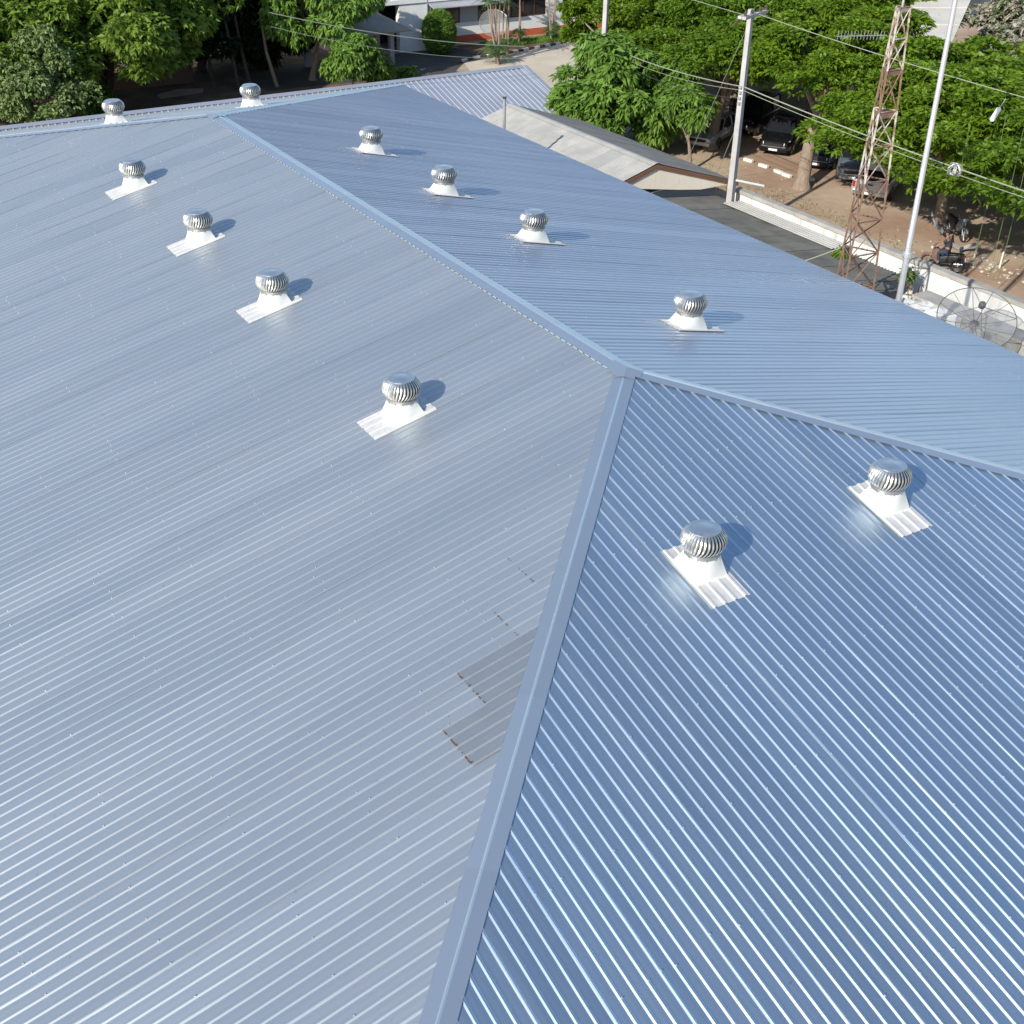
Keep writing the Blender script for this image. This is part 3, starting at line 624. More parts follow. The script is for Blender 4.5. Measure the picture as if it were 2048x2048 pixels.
wire((8.6, 38.9, 0.0), (23.25, 40.3, -3.0), .30, .020, 'long pale cable crossing the dark trees at the upper left')
wire((8.6, 38.9, -.6), (23.25, 40.3, -3.6), .40, .011, 'faint thin wire below the long pale cable, upper left')
wire(face_pt('E', -3.35, 13.0, .05), face_pt('E', -1.4, 11.7, .06), 0, .012, 'thin black cable lying across the ribs at the bottom right corner', 'wire_d')
co = MB(); cc = Vector((23.12, 11.5, -2.2))
for i in range(9):
    ax = Vector((rnd.uniform(-1, 1), rnd.uniform(-1, 1), rnd.uniform(-.3, .3))).normalized(); bx = ax.orthogonal().normalized(); cx = ax.cross(bx)
    co.tube([cc+bx*.27*math.cos(2*math.pi*j/14)*rnd.uniform(.85, 1)+cx*.2*math.sin(2*math.pi*j/14) for j in range(15)], .02, n=4, cap=False)
co.build('cable_coil', M['steel']); tag(bpy.data.objects['cable_coil'], 'tangled grey coil of spare cable hanging on the thick wire at the right', 'cable coil')
sl_ = thing('splice_case', 'small white splice case hanging on the high wire at upper right', 'splice case', (22.6, 9.9, .15))
MB().lathe([(.03, -.28), (.085, -.24), (.085, .18), (.03, .24)], n=8).build('case_body', M['white2'], sl_); MB().tube([(0, 0, .2), (0, 0, .55)], .015, n=4).build('hanger', M['steel'], sl_)
sl_.rotation_euler = (.25, .3, 0)


# ------------------------------------------------------------------ vegetation
def foliage(lobes, nsh, k, LL, WW, droop, seed, up=.25, fill=.28):
    g = np.random.default_rng(seed); lb = np.array(lobes); w = lb[:, 3]*lb[:, 4]; idx = g.choice(len(lb), nsh, p=w/w.sum())
    d = g.normal(size=(nsh, 3)); d[:, 2] += up*1.6; d /= np.linalg.norm(d, axis=1)[:, None]
    rad = 1-fill*g.random(nsh)**1.6; c = lb[idx, :3]+d*lb[idx, 3:6]*rad[:, None]
    c = np.repeat(c, k, 0); dd = np.repeat(d, k, 0); n = nsh*k
    a = g.random(n)*2*np.pi; dr = droop+g.normal(size=n)*.35
    v = np.stack([np.cos(a)*np.cos(dr), np.sin(a)*np.cos(dr), -np.sin(dr)], 1)+dd*.55; v /= np.linalg.norm(v, axis=1)[:, None]
    L_ = LL*(.65+.7*g.random(n))[:, None]; nr = g.normal(size=(n, 3))*.55+np.array([0, 0, 1.]); side = np.cross(v, nr); side /= np.linalg.norm(side, axis=1)[:, None]
    W_ = WW*(.7+.6*g.random(n))[:, None]; sag = np.zeros((n, 3)); sag[:, 2] = -.18*L_[:, 0]
    P = np.stack([c, c+v*L_*.45+side*W_*.5, c+v*L_+sag, c+v*L_*.45-side*W_*.5], 1).reshape(-1, 3)
    return P
def leaf_obj(P, name, m, parent, **kw):
    n = len(P)//4; me = bpy.data.meshes.new(name); me.vertices.add(len(P)); me.vertices.foreach_set('co', P.astype(np.float32).ravel())
    me.loops.add(len(P)); me.loops.foreach_set('vertex_index', np.arange(len(P), dtype=np.int32)); me.polygons.add(n)
    me.polygons.foreach_set('loop_start', np.arange(0, len(P), 4, dtype=np.int32)); me.polygons.foreach_set('loop_total', np.full(n, 4, dtype=np.int32))
    me.materials.append(M[m]); me.update(); me.validate(); o = bpy.data.objects.new(name, me); COL.objects.link(o); o.parent = parent
    for q, v in kw.items(): o[q] = v
    return o
def tree(name, label, base, cc, rx, rz, m, nl=40, lr=(.18, .30), flat=.6, nsh=5200, k=5, LL=.30, WW=.13, droop=.25, bark='bark', tr=.3, seed=0, ry=None, stems=1, group=None, cat='tree', up=.25, low=-.35, lean=0, limbs=9):
    t = thing(name, label, cat, base, 0, group); rg = random.Random(seed); B = Vector(base); Cc = Vector(cc)-B; ry = ry or rx; lobes = []
    for i in range(nl):
        a = rg.uniform(0, 2*math.pi); z = rg.uniform(low, 1); q = math.sqrt(max(0, 1-z*z)); f = rg.uniform(.62, .98) if i % 4 else rg.uniform(.1, .6)
        r = rx*rg.uniform(*lr); lobes.append((Cc.x+rx*q*f*math.cos(a), Cc.y+ry*q*f*math.sin(a), Cc.z+rz*z*f, r, r, r*flat))
    P = foliage(lobes, nsh, k, LL, WW, droop, seed+1, up=up); leaf_obj(P, 'crown', m, t, kind='stuff')
    b = MB()
    for q in range(stems):
        a = rg.uniform(0, 6.28); off = Vector((math.cos(a), math.sin(a), 0))*tr*(1.3 if stems > 1 else 0)
        top = Vector((Cc.x, Cc.y, Cc.z-rz*.1))+Vector((math.cos(a), math.sin(a), 0))*(rx*.22 if stems > 1 else .1)
        pts = [off, off+Vector((0, 0, .35)), off.lerp(top, .4)+Vector((rg.uniform(-.15, .15), rg.uniform(-.15, .15), 0)), off.lerp(top, .7), top]
        b.tube(pts, [tr*1.45, tr, tr*.82, tr*.6, tr*.25], n=9)
    for i in range(limbs):
        l = lobes[rg.randrange(nl)]; s0 = Vector((0, 0, 0)).lerp(Vector((Cc.x, Cc.y, Cc.z-rz*.1)), rg.uniform(.42, .75)); e = Vector(l[:3]); md = s0.lerp(e, .5)+Vector((0, 0, .12*rx))
        b.tube([s0, md, e], [tr*.42, tr*.28, tr*.08], n=6)
    o = b.build('trunk', M[bark], t); smooth_by_angle(o, 60); return t
RG = 'rain trees over the car park'
rt = [((32.3, 35.2), (34.0, 36.0, -3.2), 5.9, 3.0, 'leaning trunk left of the black cars'), ((31.7, 27.3), (34.1, 28.9, -2.8), 5.6, 2.7, 'thick pale trunk beside the grey pickup'),
 ((33.5, 20.0), (31.9, 18.9, -3.9), 5.9, 2.8, 'rising behind the silver pole'), ((32.4, 11.0), (31.6, 11.2, -3.6), 5.6, 2.9, 'rightmost, overhanging the rider'),
 ((44.5, 39), (44.8, 39, -3.2), 6.6, 2.8, 'in the second row behind the crossarm pole'), ((42, 25), (42, 24.5, -4.4), 6.2, 2.2, 'low crowned, in front of the pale roof'),
 ((42, 44), (41.0, 43.5, -2.4), 7.0, 3.2, 'behind the leftmost utility pole, to its right'), ((33.0, 45.6), (33.6, 45.2, -4.0), 4.7, 3.9, 'leftmost, its edge against the concrete road'),
 ((52, 52), (52, 52, -2.6), 8.6, 3.2, 'far back at the top beside the crossarm'), ((55, 45), (53, 43.5, -4.0), 5.6, 2.4, 'far back left of the tower top'), ((41, 14), (40.5, 15.5, -3.6), 6.8, 2.8, 'far back at the right edge'),
 ((51, 21), (51, 22.5, -3.8), 6.8, 2.8, 'farthest at right under the flowering bushes'), ((46, 52), (46.0, 51.5, -3.0), 5.0, 3.6, 'tall, touching the white facade end'), ((66, 58), (66, 60, -1.5), 9.5, 3.6, 'highest, at top right of the leftmost pole'), ((66, 74), (62, 72, -1), 9, 4.5, 'dim, deep at the top edge behind all the others'), ((47, 6), (47, 8, -3.4), 7.0, 3.0, 'beyond the right edge behind the tarpaulin'), ((37.6, 39.6), (37.6, 39.9, -3.6), 4.6, 2.6, 'squeezed between the leftmost pole and the black cars')]
for i, (bs, c, rx, rz, w) in enumerate(rt):
    near = i < 4 or i in (7, 16)
    tree('rain_tree', 'feathery green rain tree '+w, (bs[0], bs[1], G), c, rx, rz, 'leaf_rain' if i % 3 else 'leaf_rain2', nl=int(86*(rx/5.4)**2), lr=(.12, .21), flat=.40, nsh=12000 if near else 7600, k=6 if near else 5, LL=.27 if near else .42, WW=.115 if near else .20, droop=.10, tr=.36 if i in (0, 1) else .26, seed=100+i*7, group=RG, low=-.30, up=.6, limbs=12)
tree('broadleaf_tree', 'bright light green tree with long drooping leaves, in front of the leftmost pole', (27.2, 37.0, G), (27.6, 37.4, -5.4), 3.8, 2.75, 'leaf_light', nl=70, lr=(.17, .27), flat=.85, nsh=4200, k=8, LL=.46, WW=.17, droop=.6, seed=301, ry=4.0, low=-.8)
tree('broadleaf_tree', 'bright light green sapling beside the larger one, right over the silver sedan', (28.6, 32.4, G), (28.3, 32.7, -5.0), 1.15, 1.1, 'leaf_light', nl=18, lr=(.26, .4), flat=.8, nsh=800, k=8, LL=.42, WW=.15, droop=.65, seed=302, low=-.6, tr=.1)
LG = 'trees along the left edge of the yard'
tree('shade_tree', 'large spreading tree with several dark stems at the left, above the leftmost vent', (6.4, 62.0, G), (5.4, 58.2, -2.5), 6.3, 4.4, 'leaf_left', nl=84, lr=(.14, .23), flat=.7, nsh=8200, k=6, LL=.40, WW=.20, droop=.35, bark='bark_d', tr=.36, seed=401, stems=4, group=LG, low=-.7)
tree('shade_tree', 'large green tree over the top left corner of the photo', (-3.5, 60, G), (-3.5, 57.5, -2.6), 5.8, 4.8, 'leaf_left', nl=64, lr=(.16, .26), nsh=6000, k=6, LL=.36, WW=.17, droop=.35, bark='bark_d', seed=402, group=LG, low=-.8)
tree('shade_tree', 'green tree between the multi stemmed one and the black gap', (11.3, 66, G), (10.6, 61.3, -2.4), 5.0, 4.0, 'leaf_left', nl=60, lr=(.16, .26), nsh=5600, k=6, LL=.36, WW=.17, droop=.35, bark='bark_d', seed=403, group=LG, low=-.6)
tree('shade_tree', 'tree with deep shade put into its leaf colour, above the second far vent', (14.2, 66, G), (14.7, 64.5, -3.6), 4.2, 4.4, 'leaf_dark', nl=54, lr=(.2, .3), nsh=6000, k=5, LL=.42, WW=.22, bark='bark_d', seed=404, group=LG, low=-.9)
tree('shade_tree', 'second tree with deep shade put into its leaf colour, right of the first', (18.2, 66, G), (18.2, 65.0, -4.2), 4.0, 4.2, 'leaf_dark', nl=50, lr=(.2, .3), nsh=5600, k=5, LL=.42, WW=.22, bark='bark_d', seed=405, group=LG, low=-.9)
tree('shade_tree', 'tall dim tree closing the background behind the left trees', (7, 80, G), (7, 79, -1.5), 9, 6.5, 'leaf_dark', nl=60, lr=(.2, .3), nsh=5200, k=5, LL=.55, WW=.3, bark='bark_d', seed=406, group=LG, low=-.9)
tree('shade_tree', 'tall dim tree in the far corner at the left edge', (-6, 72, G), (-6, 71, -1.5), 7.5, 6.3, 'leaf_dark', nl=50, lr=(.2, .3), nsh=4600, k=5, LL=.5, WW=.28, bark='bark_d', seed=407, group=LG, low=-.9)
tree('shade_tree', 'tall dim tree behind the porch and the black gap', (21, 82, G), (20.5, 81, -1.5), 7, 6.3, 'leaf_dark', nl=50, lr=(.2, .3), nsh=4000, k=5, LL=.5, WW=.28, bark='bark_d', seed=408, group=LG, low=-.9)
tree('broadleaf_tree', 'light green tree with hanging leafy sprays, left of the tan porch roof', (19.8, 60.6, G), (20.2, 59.9, -3.7), 3.7, 3.5, 'leaf_light', nl=44, lr=(.18, .28), flat=.8, nsh=3200, k=7, LL=.42, WW=.15, droop=.8, seed=411, low=-.6, tr=.2)
tree('pale_leaf_tree', 'tree with small grey green leaves at the far left edge', (1.0, 53.2, G), (.9, 52.3, -4.9), 2.6, 2.6, 'leaf_pale', nl=40, lr=(.20, .30), flat=.9, nsh=3000, k=5, LL=.20, WW=.12, droop=.5, seed=412, low=-.8, tr=.16)
def shrub(label, c, r, rz, m, n=700, seed=0, LL=.24, WW=.1, name='leafy_shrub', k=6, droop=.4, nl=14): return tree(name, label, (c[0], c[1], G if name == 'leafy_shrub' else c[2]-r), c, r, rz, m, nl=nl, lr=(.34, .5), flat=.85, nsh=n, k=k, LL=LL, WW=WW, droop=droop, seed=seed, low=-.6, tr=.07, cat='shrub', limbs=5)
shrub('bright green bushy shrub at the foot of the hanging tree, beyond the ridge', (20.4, 55.4, -6.25), 1.55, 1.35, 'leaf_light', 1500, 421, LL=.34, WW=.13, droop=.7, nl=22)
shrub('smaller duller shrub right of the bright bushy one', (22.4, 56.4, -7.1), .95, .8, 'leaf_left', 650, 422, LL=.3, WW=.12)
shrub('smallest low shrub alone on the dark lane edge', (25.0, 57.3, -7.85), .62, .45, 'leaf_light', 300, 423)
shrub('young broad leafed plant with yellowish leaves by the leaning post', (4.6, 57.0, -7.2), 1.0, 1.0, 'leaf_light', 420, 424, LL=.42, WW=.12, k=7, droop=.2)
# clipped round bush
cb = thing('clipped_bush', 'tall round clipped bush in front of the white facade', 'bush', (31.3, 64.3, G))
g = np.random.default_rng(5); lob = [(0, 0, 1.45, 1.16, 1.16, 1.5)]
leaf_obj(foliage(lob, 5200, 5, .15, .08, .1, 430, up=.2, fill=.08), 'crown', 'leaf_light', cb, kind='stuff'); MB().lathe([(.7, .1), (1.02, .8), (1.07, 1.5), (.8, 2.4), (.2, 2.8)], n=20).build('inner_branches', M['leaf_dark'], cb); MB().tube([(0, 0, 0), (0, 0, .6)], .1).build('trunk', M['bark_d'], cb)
# multi stemmed plants with drooping fronds before the facade
def frond_plant(label, base, stems, h, seed, nf=9, fl=1.5, lowf=True):
    t = thing('frond_plant', label, 'plant', base, 0, 'frond plants before the facade'); rg = random.Random(seed); g = np.random.default_rng(seed); Ps = []
    for q in range(stems):
        a = rg.uniform(0, 6.28); ln = rg.uniform(.05, .35); top = Vector((math.cos(a)*ln*h*.45, math.sin(a)*ln*h*.45, h*rg.uniform(.7, 1.05))); o = Vector((rg.uniform(-.3, .3), rg.uniform(-.3, .3), 0))
        b = MB().tube([o, o.lerp(top, .5)+Vector((rg.uniform(-.1, .1), 0, 0)), top], [.075, .06, .045], n=6); b.build('stem', M['bark'], t)
        heads = [top]+([o.lerp(top, rg.uniform(.12, .3))] if lowf else [])
        for hd in heads:
            for f in range(nf):
                az = rg.uniform(0, 6.28); dv = Vector((math.cos(az), math.sin(az), rg.uniform(.1, .8))).normalized(); L_ = fl*rg.uniform(.6, 1.1)
                for i in range(1, 14):
                    u = i/14; p = hd+dv*L_*u+Vector((0, 0, -.75*L_*u*u)); tg = (dv+Vector((0, 0, -1.5*u))).normalized(); sd_ = tg.cross(Vector((0, 0, 1))).normalized(); ll = .32*math.sin(math.pi*min(1, u+.15))+.06
                    for sg in (-1, 1):
                        e = p+(sd_*sg*.8+tg*.55+Vector((0, 0, -.35))).normalized()*ll; w_ = tg*.035
                        Ps += [p, p.lerp(e, .5)+w_, e, p.lerp(e, .5)-w_]
    leaf_obj(np.array([tuple(p) for p in Ps]), 'frond', 'leaf_palm', t, kind='stuff'); return t
frond_plant('tall clump of bare stems with low drooping fronds, right of the clipped bush', (33.0, 59.3, G), 5, 5.2, 51)
frond_plant('slanting stems with fronds where the kerb begins, before the facade', (34.7, 60.6, G), 3, 4.6, 52, nf=8)
frond_plant('slender frond plant on the grass strip, close to the red band', (38.3, 64.4, G), 2, 4.0, 53, nf=7, fl=1.2)
frond_plant('rightmost frond plant on the grass, next to the road trees', (41.4, 64.6, G), 3, 4.4, 54, nf=8, fl=1.3)
shrub('small weed with yellow tips growing on the lean-to roof by the wall', (22.7, 12.1, -6.45), .40, .36, 'leaf_pale', 70, 441, LL=.22, WW=.06, name='roof_weed', nl=7)
shrub('sparse weed growing at the tower foot beside the wall', (22.2, 15.2, -6.35), .34, .30, 'leaf_left', 50, 442, LL=.2, WW=.08, name='roof_weed', nl=7)
# pale flowering bushes far at upper right
for i, (cx_, cy_) in enumerate(((59.5, 37), (61, 32.5), (55, 31.5), (66, 40))):
    tree('flowering_bush', ('pale flowering bush at the top right corner', 'pale flowering bush right at the edge of the top right corner', 'pale flowering bush just right of the silver pole top', 'faint pale bush behind the others at top right')[i], (cx_, cy_, G), (cx_, cy_, -4.8), 3.4, 2.4, 'leaf_flower', nl=24, lr=(.24, .4), nsh=1500, k=5, LL=.4, WW=.24, seed=460+i, low=-.5, cat='bush')
# hanging vines in front of the right trees
vb = [(27.6, 13.2, -1.2, -6.9), (27.3, 12.1, -1.4, -7.2), (27.2, 11.6, -1.0, -7.0), (27.5, 9.4, -1.2, -7.6), (27.9, 15.0, -1.6, -5.0), (28.0, 9.0, -1.0, -5.4)]
for i, (x_, y_, z1, z0) in enumerate(vb):
    o = MB().tube([(x_, y_, z1), (x_+.03, y_, (z0+z1)/2), (x_, y_+.02, z0)], .012, n=4, cap=False).build('hanging_vine', M['vine']); tag(o, 'thin green vine by the right hand trees, '+('long one just left of the two stakes', 'long one left of the rider', 'very long, beside the rider', 'long one over the right stake', 'short high one nearest the silver pole', 'short high one nearest the right edge')[i], 'vine', 'thin vines hanging at the right')
# grass
def grass(name, x0, x1, y0, y1, n, h, m, label):
    g = np.random.default_rng(n); px = g.uniform(x0, x1, n); py = g.uniform(y0, y1, n); a = g.random(n)*6.28; w = .03; hh = h*(.5+g.random(n)); b = np.stack([px, py, np.full(n, G)], 1)
    s_ = np.stack([np.cos(a)*w, np.sin(a)*w, 0*a], 1); tp = b+np.stack([g.normal(size=n)*.05, g.normal(size=n)*.05, hh], 1)
    P = np.stack([b-s_, b+s_, tp+s_*.3, tp-s_*.3], 1).reshape(-1, 3); o = leaf_obj(P, name, m, None, kind='stuff'); o['label'] = label; o['category'] = 'grass'
grass('grass_strip', 35.5, 50, 63.9, 65.8, 9000, .16, 'leaf_light', 'green grass strip between the kerb and the white building')
grass('yard_weeds', 24.3, 30.5, 18, 34, 1500, .07, 'leaf_pale', 'sparse low weeds on the bare earth beside the wall')

# ------------------------------------------------------------------ white building at the back
fb = thing('white_building', 'long white building with red orange band and dark windows at the top', 'building', (0, 0, 0))
FY = 66.0
def fx(a, c, y0, y1, m, name, lab=None, par=fb):
    o = MB().box((a[0], y0, a[1]), (c[0], y1, c[1])).build(name, M[m], par)
    if lab: o['label'] = lab
    return o
fx((31.4, -7.60), (70, -6.72), FY+.02, FY+.3, 'white2', 'wall_band'); fx((31.0, -8.10), (70, -7.603), FY-.02, FY+.3, 'orange', 'painted_band'); fx((31.0, G), (70, -8.103), FY-.05, FY+.3, 'beige', 'plinth')
fx((26.0, -5.05), (70, -4.75), FY-.35, FY+.3, 'white2', 'floor_slab'); fx((26.0, -4.748), (70, -3.9), FY+.02, FY+.3, 'white2', 'wall_band')
fx((26.0, -2.2), (70, -1.6), FY+.02, FY+8, 'white2', 'wall_band'); fx((25.6, -1.6), (70.4, -1.4), FY-.7, FY+8.5, 'fc_mid', 'roof_slab')
fx((26.4, G), (70, -1.7), FY+3.5, FY+3.7, 'dark', 'room_back')
xs = [31.5, 34.0, 35.5, 41.5, 43.0, 46.5, 48, 52, 53.5, 58]
fx((28.9, G), (31.45, -1.7), FY-.25, FY+.3, 'white2', 'pier'); fx((26.2, G), (27.9, -1.7), FY+1.0, FY+1.3, 'grey_paint', 'pier'); fx((25.9, -8.0), (29, -5.05), FY+2.6, FY+2.8, 'frame', 'doorway')
b = MB()
for i in range(13):
    a = math.pi/2*i/12; x_ = 29.4+2.05*math.sin(a)*.75; z_ = G+.2+2.6*math.cos(a)
MB().tube([(31.12, FY-.32, G), (31.12, FY-.32, -1.8)], .06, n=8).build('downpipe', M['steel'], fb)
for i in range(0, len(xs)-1, 2):
    xa, xb = xs[i], xs[i+1]
    if i+2 < len(xs): fx((xb, -6.718), (xs[i+2], -5.052), FY+.02, FY+.28, 'grey_paint' if i == 0 else 'white2', 'pier'); fx((xb, -3.898), (xs[i+2], -2.202), FY+.02, FY+.28, 'white2', 'pier')
    for z0, z1 in ((-6.72, -5.05), (-3.9, -2.2)):
        f = fx((xa, z0), (xb, z0+.07), FY+.06, FY+.2, 'frame', 'window'); n = max(2, round((xb-xa)/1.0))
        for j in range(n+1):
            xx = xa+(xb-xa)*j/n; MB().box((xx-.035, FY+.07, z0+.07), (xx+.035, FY+.19, z1)).build('mullion', M['frame'], f)
            if j < n: MB().box((xx+.035, FY+.12, z0+.07), (xa+(xb-xa)*(j+1)/n-.035, FY+.14, z1)).build('pane', M['glass'], f)
MB().prism([(31.2, FY-1.1, -5.36), (31.2, FY+.02, -5.03), (31.2, FY+.02, -5.10), (31.2, FY-1.1, -5.42)], (6.4, 0, 0)).build('awning', M['roof_far'], fb)
MB().box((26.2, FY+.3, G), (26.4, FY+8, -1.6)).build('end_wall', M['white2'], fb)
# porch in front of it, left
pc = thing('porch', 'open porch with tan sloping roof and pale blue posts, left of facade', 'porch', (0, 0, 0))
ap = (23.0, 63.6, -4.3); er = (27.2, 60.6, -5.75); el = (21.2, 60.2, -5.75); br_ = (27.2, 66.2, -5.5); 
b = MB(); b.face([el, er, (25.2, 63.4, -4.75), (22.0, 63.4, -4.75)]); b.face([er, (27.4, 66.0, -5.55), (25.2, 63.4, -4.75)]); b.face([(22.0, 63.4, -4.75), (25.2, 63.4, -4.75), (27.4, 66.0, -5.55), (19.6, 66.2, -5.6)]); b.face([el, (22.0, 63.4, -4.75), (19.6, 66.2, -5.6)])
o = b.build('roof', M['tan_roof'], pc); sm = o.modifiers.new('s', 'SOLIDIFY'); sm.thickness = .12
for q, (x_, y_, w_) in enumerate(((22.9, 61.2, .34), (26.6, 62.6, .16), (21.2, 64.5, .2), (26.9, 65.4, .16))): MB().box((x_-w_, y_-.16, G), (x_+w_, y_+.16, -5.7)).build('post', M['grey_paint'], pc)
# small satellite dish by the facade
d2 = thing('small_mesh_dish', 'small pale mesh dish on a post before the facade, behind the stems', 'satellite dish', (35.2, 63.2, G))
q4 = Vector((-.3, -.55, .55)).normalized().to_track_quat('Z', 'Y').to_matrix()
MB().tube([(0, 0, 0), (0, 0, 1.55)], .05, n=6).build('mast', M['steel'], d2); MB().grid([[Vector((0, 0, 1.75))+q4 @ Vector((r*math.cos(a*.3927), r*math.sin(a*.3927), .3*r*r)) for a in range(17)] for r in (.05, .4, .8, 1.05)]).build('mesh_panel', mm, d2)
MB().tube([Vector((0, 0, 1.75))+q4 @ Vector((1.05*math.cos(a*.2618), 1.05*math.sin(a*.2618), .33)) for a in range(25)], .03, n=4, cap=False).build('rim', M['steel'], d2)
# kerb of separate painted blocks
def kerb(pts, lab, lab2):
    kb = thing('painted_kerb', lab, 'kerb', (0, 0, 0)); k = 0
    for i in range(len(pts)-1):
        a, c = Vector((*pts[i], 0)), Vector((*pts[i+1], 0)); n = max(1, int((c-a).length/.55)); ang = math.atan2((c-a).y, (c-a).x)
        for j in range(n):
            o = MB().box((-.262, -.1, 0), (.262, .1, .15)).build('kerb_block', M['kerb_w' if k % 2 else 'kerb_d'], kb); o.location = (*(a.lerp(c, (j+.5)/n))[:2], G); o.rotation_euler = (0, 0, ang); k += 1
kerb([(30.6, 60.7), (32.5, 61.6), (35.5, 61.9), (42, 63.35), (50, 63.5)], 'kerb of alternating white and dark blocks in front of the white building', '')
sheet('grass_bed', [(33.5, 62.1), (35.5, 62.0), (42, 63.45), (52, 63.6), (52, 66), (33.5, 66)], G+.014, M['shaded_litter'])
# house roofs seen through the canopy
hs = thing('pale_roof_house', 'house with broad sunlit white roof right of the tower top', 'house', (0, 0, 0))
a0, a1 = Vector((41.4, 29.9, -2.6)), Vector((43.0, 29.0, -2.6)); c0, c1 = Vector((48.6, 37.5, -1.75)), Vector((52.2, 35.6, -1.75))
for i in range(3):
    p, q = a0.lerp(c0, i/3), a0.lerp(c0, (i+1)/3); p2, q2 = a1.lerp(c1, i/3), a1.lerp(c1, (i+1)/3); up = Vector((0, 0, .05*i)); o = MB().face([p+up, p2+up, q2+up+Vector((0, 0, .02)), q+up]).build('roof_sheet', M['pale_roof'], hs); sm = o.modifiers.new('s', 'SOLIDIFY'); sm.thickness = .06
MB().prism([(42.0, 30.6, G), (43.4, 29.8, G), (51.6, 36.2, G), (48.8, 37.2, G)], (0, 0, 5.5)).build('wall', M['beige'], hs)
h2 = thing('red_edged_house', 'beige house end with thin red roof edge, peeking through the trees by the tower', 'house', (0, 0, 0))
o = MB().prism([(38.6, 33.2, -4.6), (41.8, 31.4, -4.6), (41.8, 31.4, -5.6), (38.6, 33.2, -5.6)], (1.8, 3.0, 0)).build('wall', M['cream'], h2); MB().prism([(38.4, 33.2, -4.57), (41.9, 31.2, -4.57), (41.9, 31.2, -4.42), (38.4, 33.2, -4.42)], (1.9, 3.2, .3)).build('roof', M['orange'], h2)
MB().prism([(38.6, 33.2, -5.61), (41.8, 31.4, -5.61), (41.8, 31.4, G), (38.6, 33.2, G)], (1.8, 3.0, 0)).build('lower_wall', M['beige'], h2)

# ------------------------------------------------------------------ vehicles
def wheel(parent, x, y, r=.36, w=.22, side=1):
    b = MB(); pr = [(r*.62, -w/2), (r*.95, -w/2), (r, -w/2+.04), (r, w/2-.04), (r*.95, w/2), (r*.62, w/2)]
    rows = [[(x+q*math.cos(2*math.pi*j/20), y+z, r+q*math.sin(2*math.pi*j/20)) for j in range(20)] for q, z in pr]; b.grid(rows, None, True); wh = b.build('wheel', M['rubber'], parent); smooth_by_angle(wh, 50)
    b = MB(); yy = y+side*w*.42
    b.face([(x+r*.6*math.cos(2*math.pi*j/20), yy-side*.04, r+r*.6*math.sin(2*math.pi*j/20)) for j in range(20)][::side])
    b.build('rim_backing', M['dark'], wh); b = MB()
    for j in range(5):
        a = 2*math.pi*j/5; c, s_ = math.cos(a), math.sin(a); b.box((-.035, -.02, 0), (.035, .02, r*.62), rot=Matrix(((c, 0, s_), (0, 1, 0), (-s_, 0, c))))
    b.v = [(p[0]+x, p[1]+yy, p[2]+r) for p in b.v]; b.build('rim', M['rim'], wh)
def loft(parent, name, m, st, bev=.05, smooth=40):
    """stations: (x, [(halfwidth, z), ...] from bottom to top)"""
    b = MB(); rows = [[(x, -hw, z) for hw, z in sec]+[(x, hw, z) for hw, z in sec[::-1]] for x, sec in st]
    b.grid(rows, None, True); b.face(rows[0][::-1]); b.face(rows[-1]); o = b.build(name, M[m], parent)
    if bev: bevel(o, bev, 2)
    smooth_by_angle(o, smooth); return o
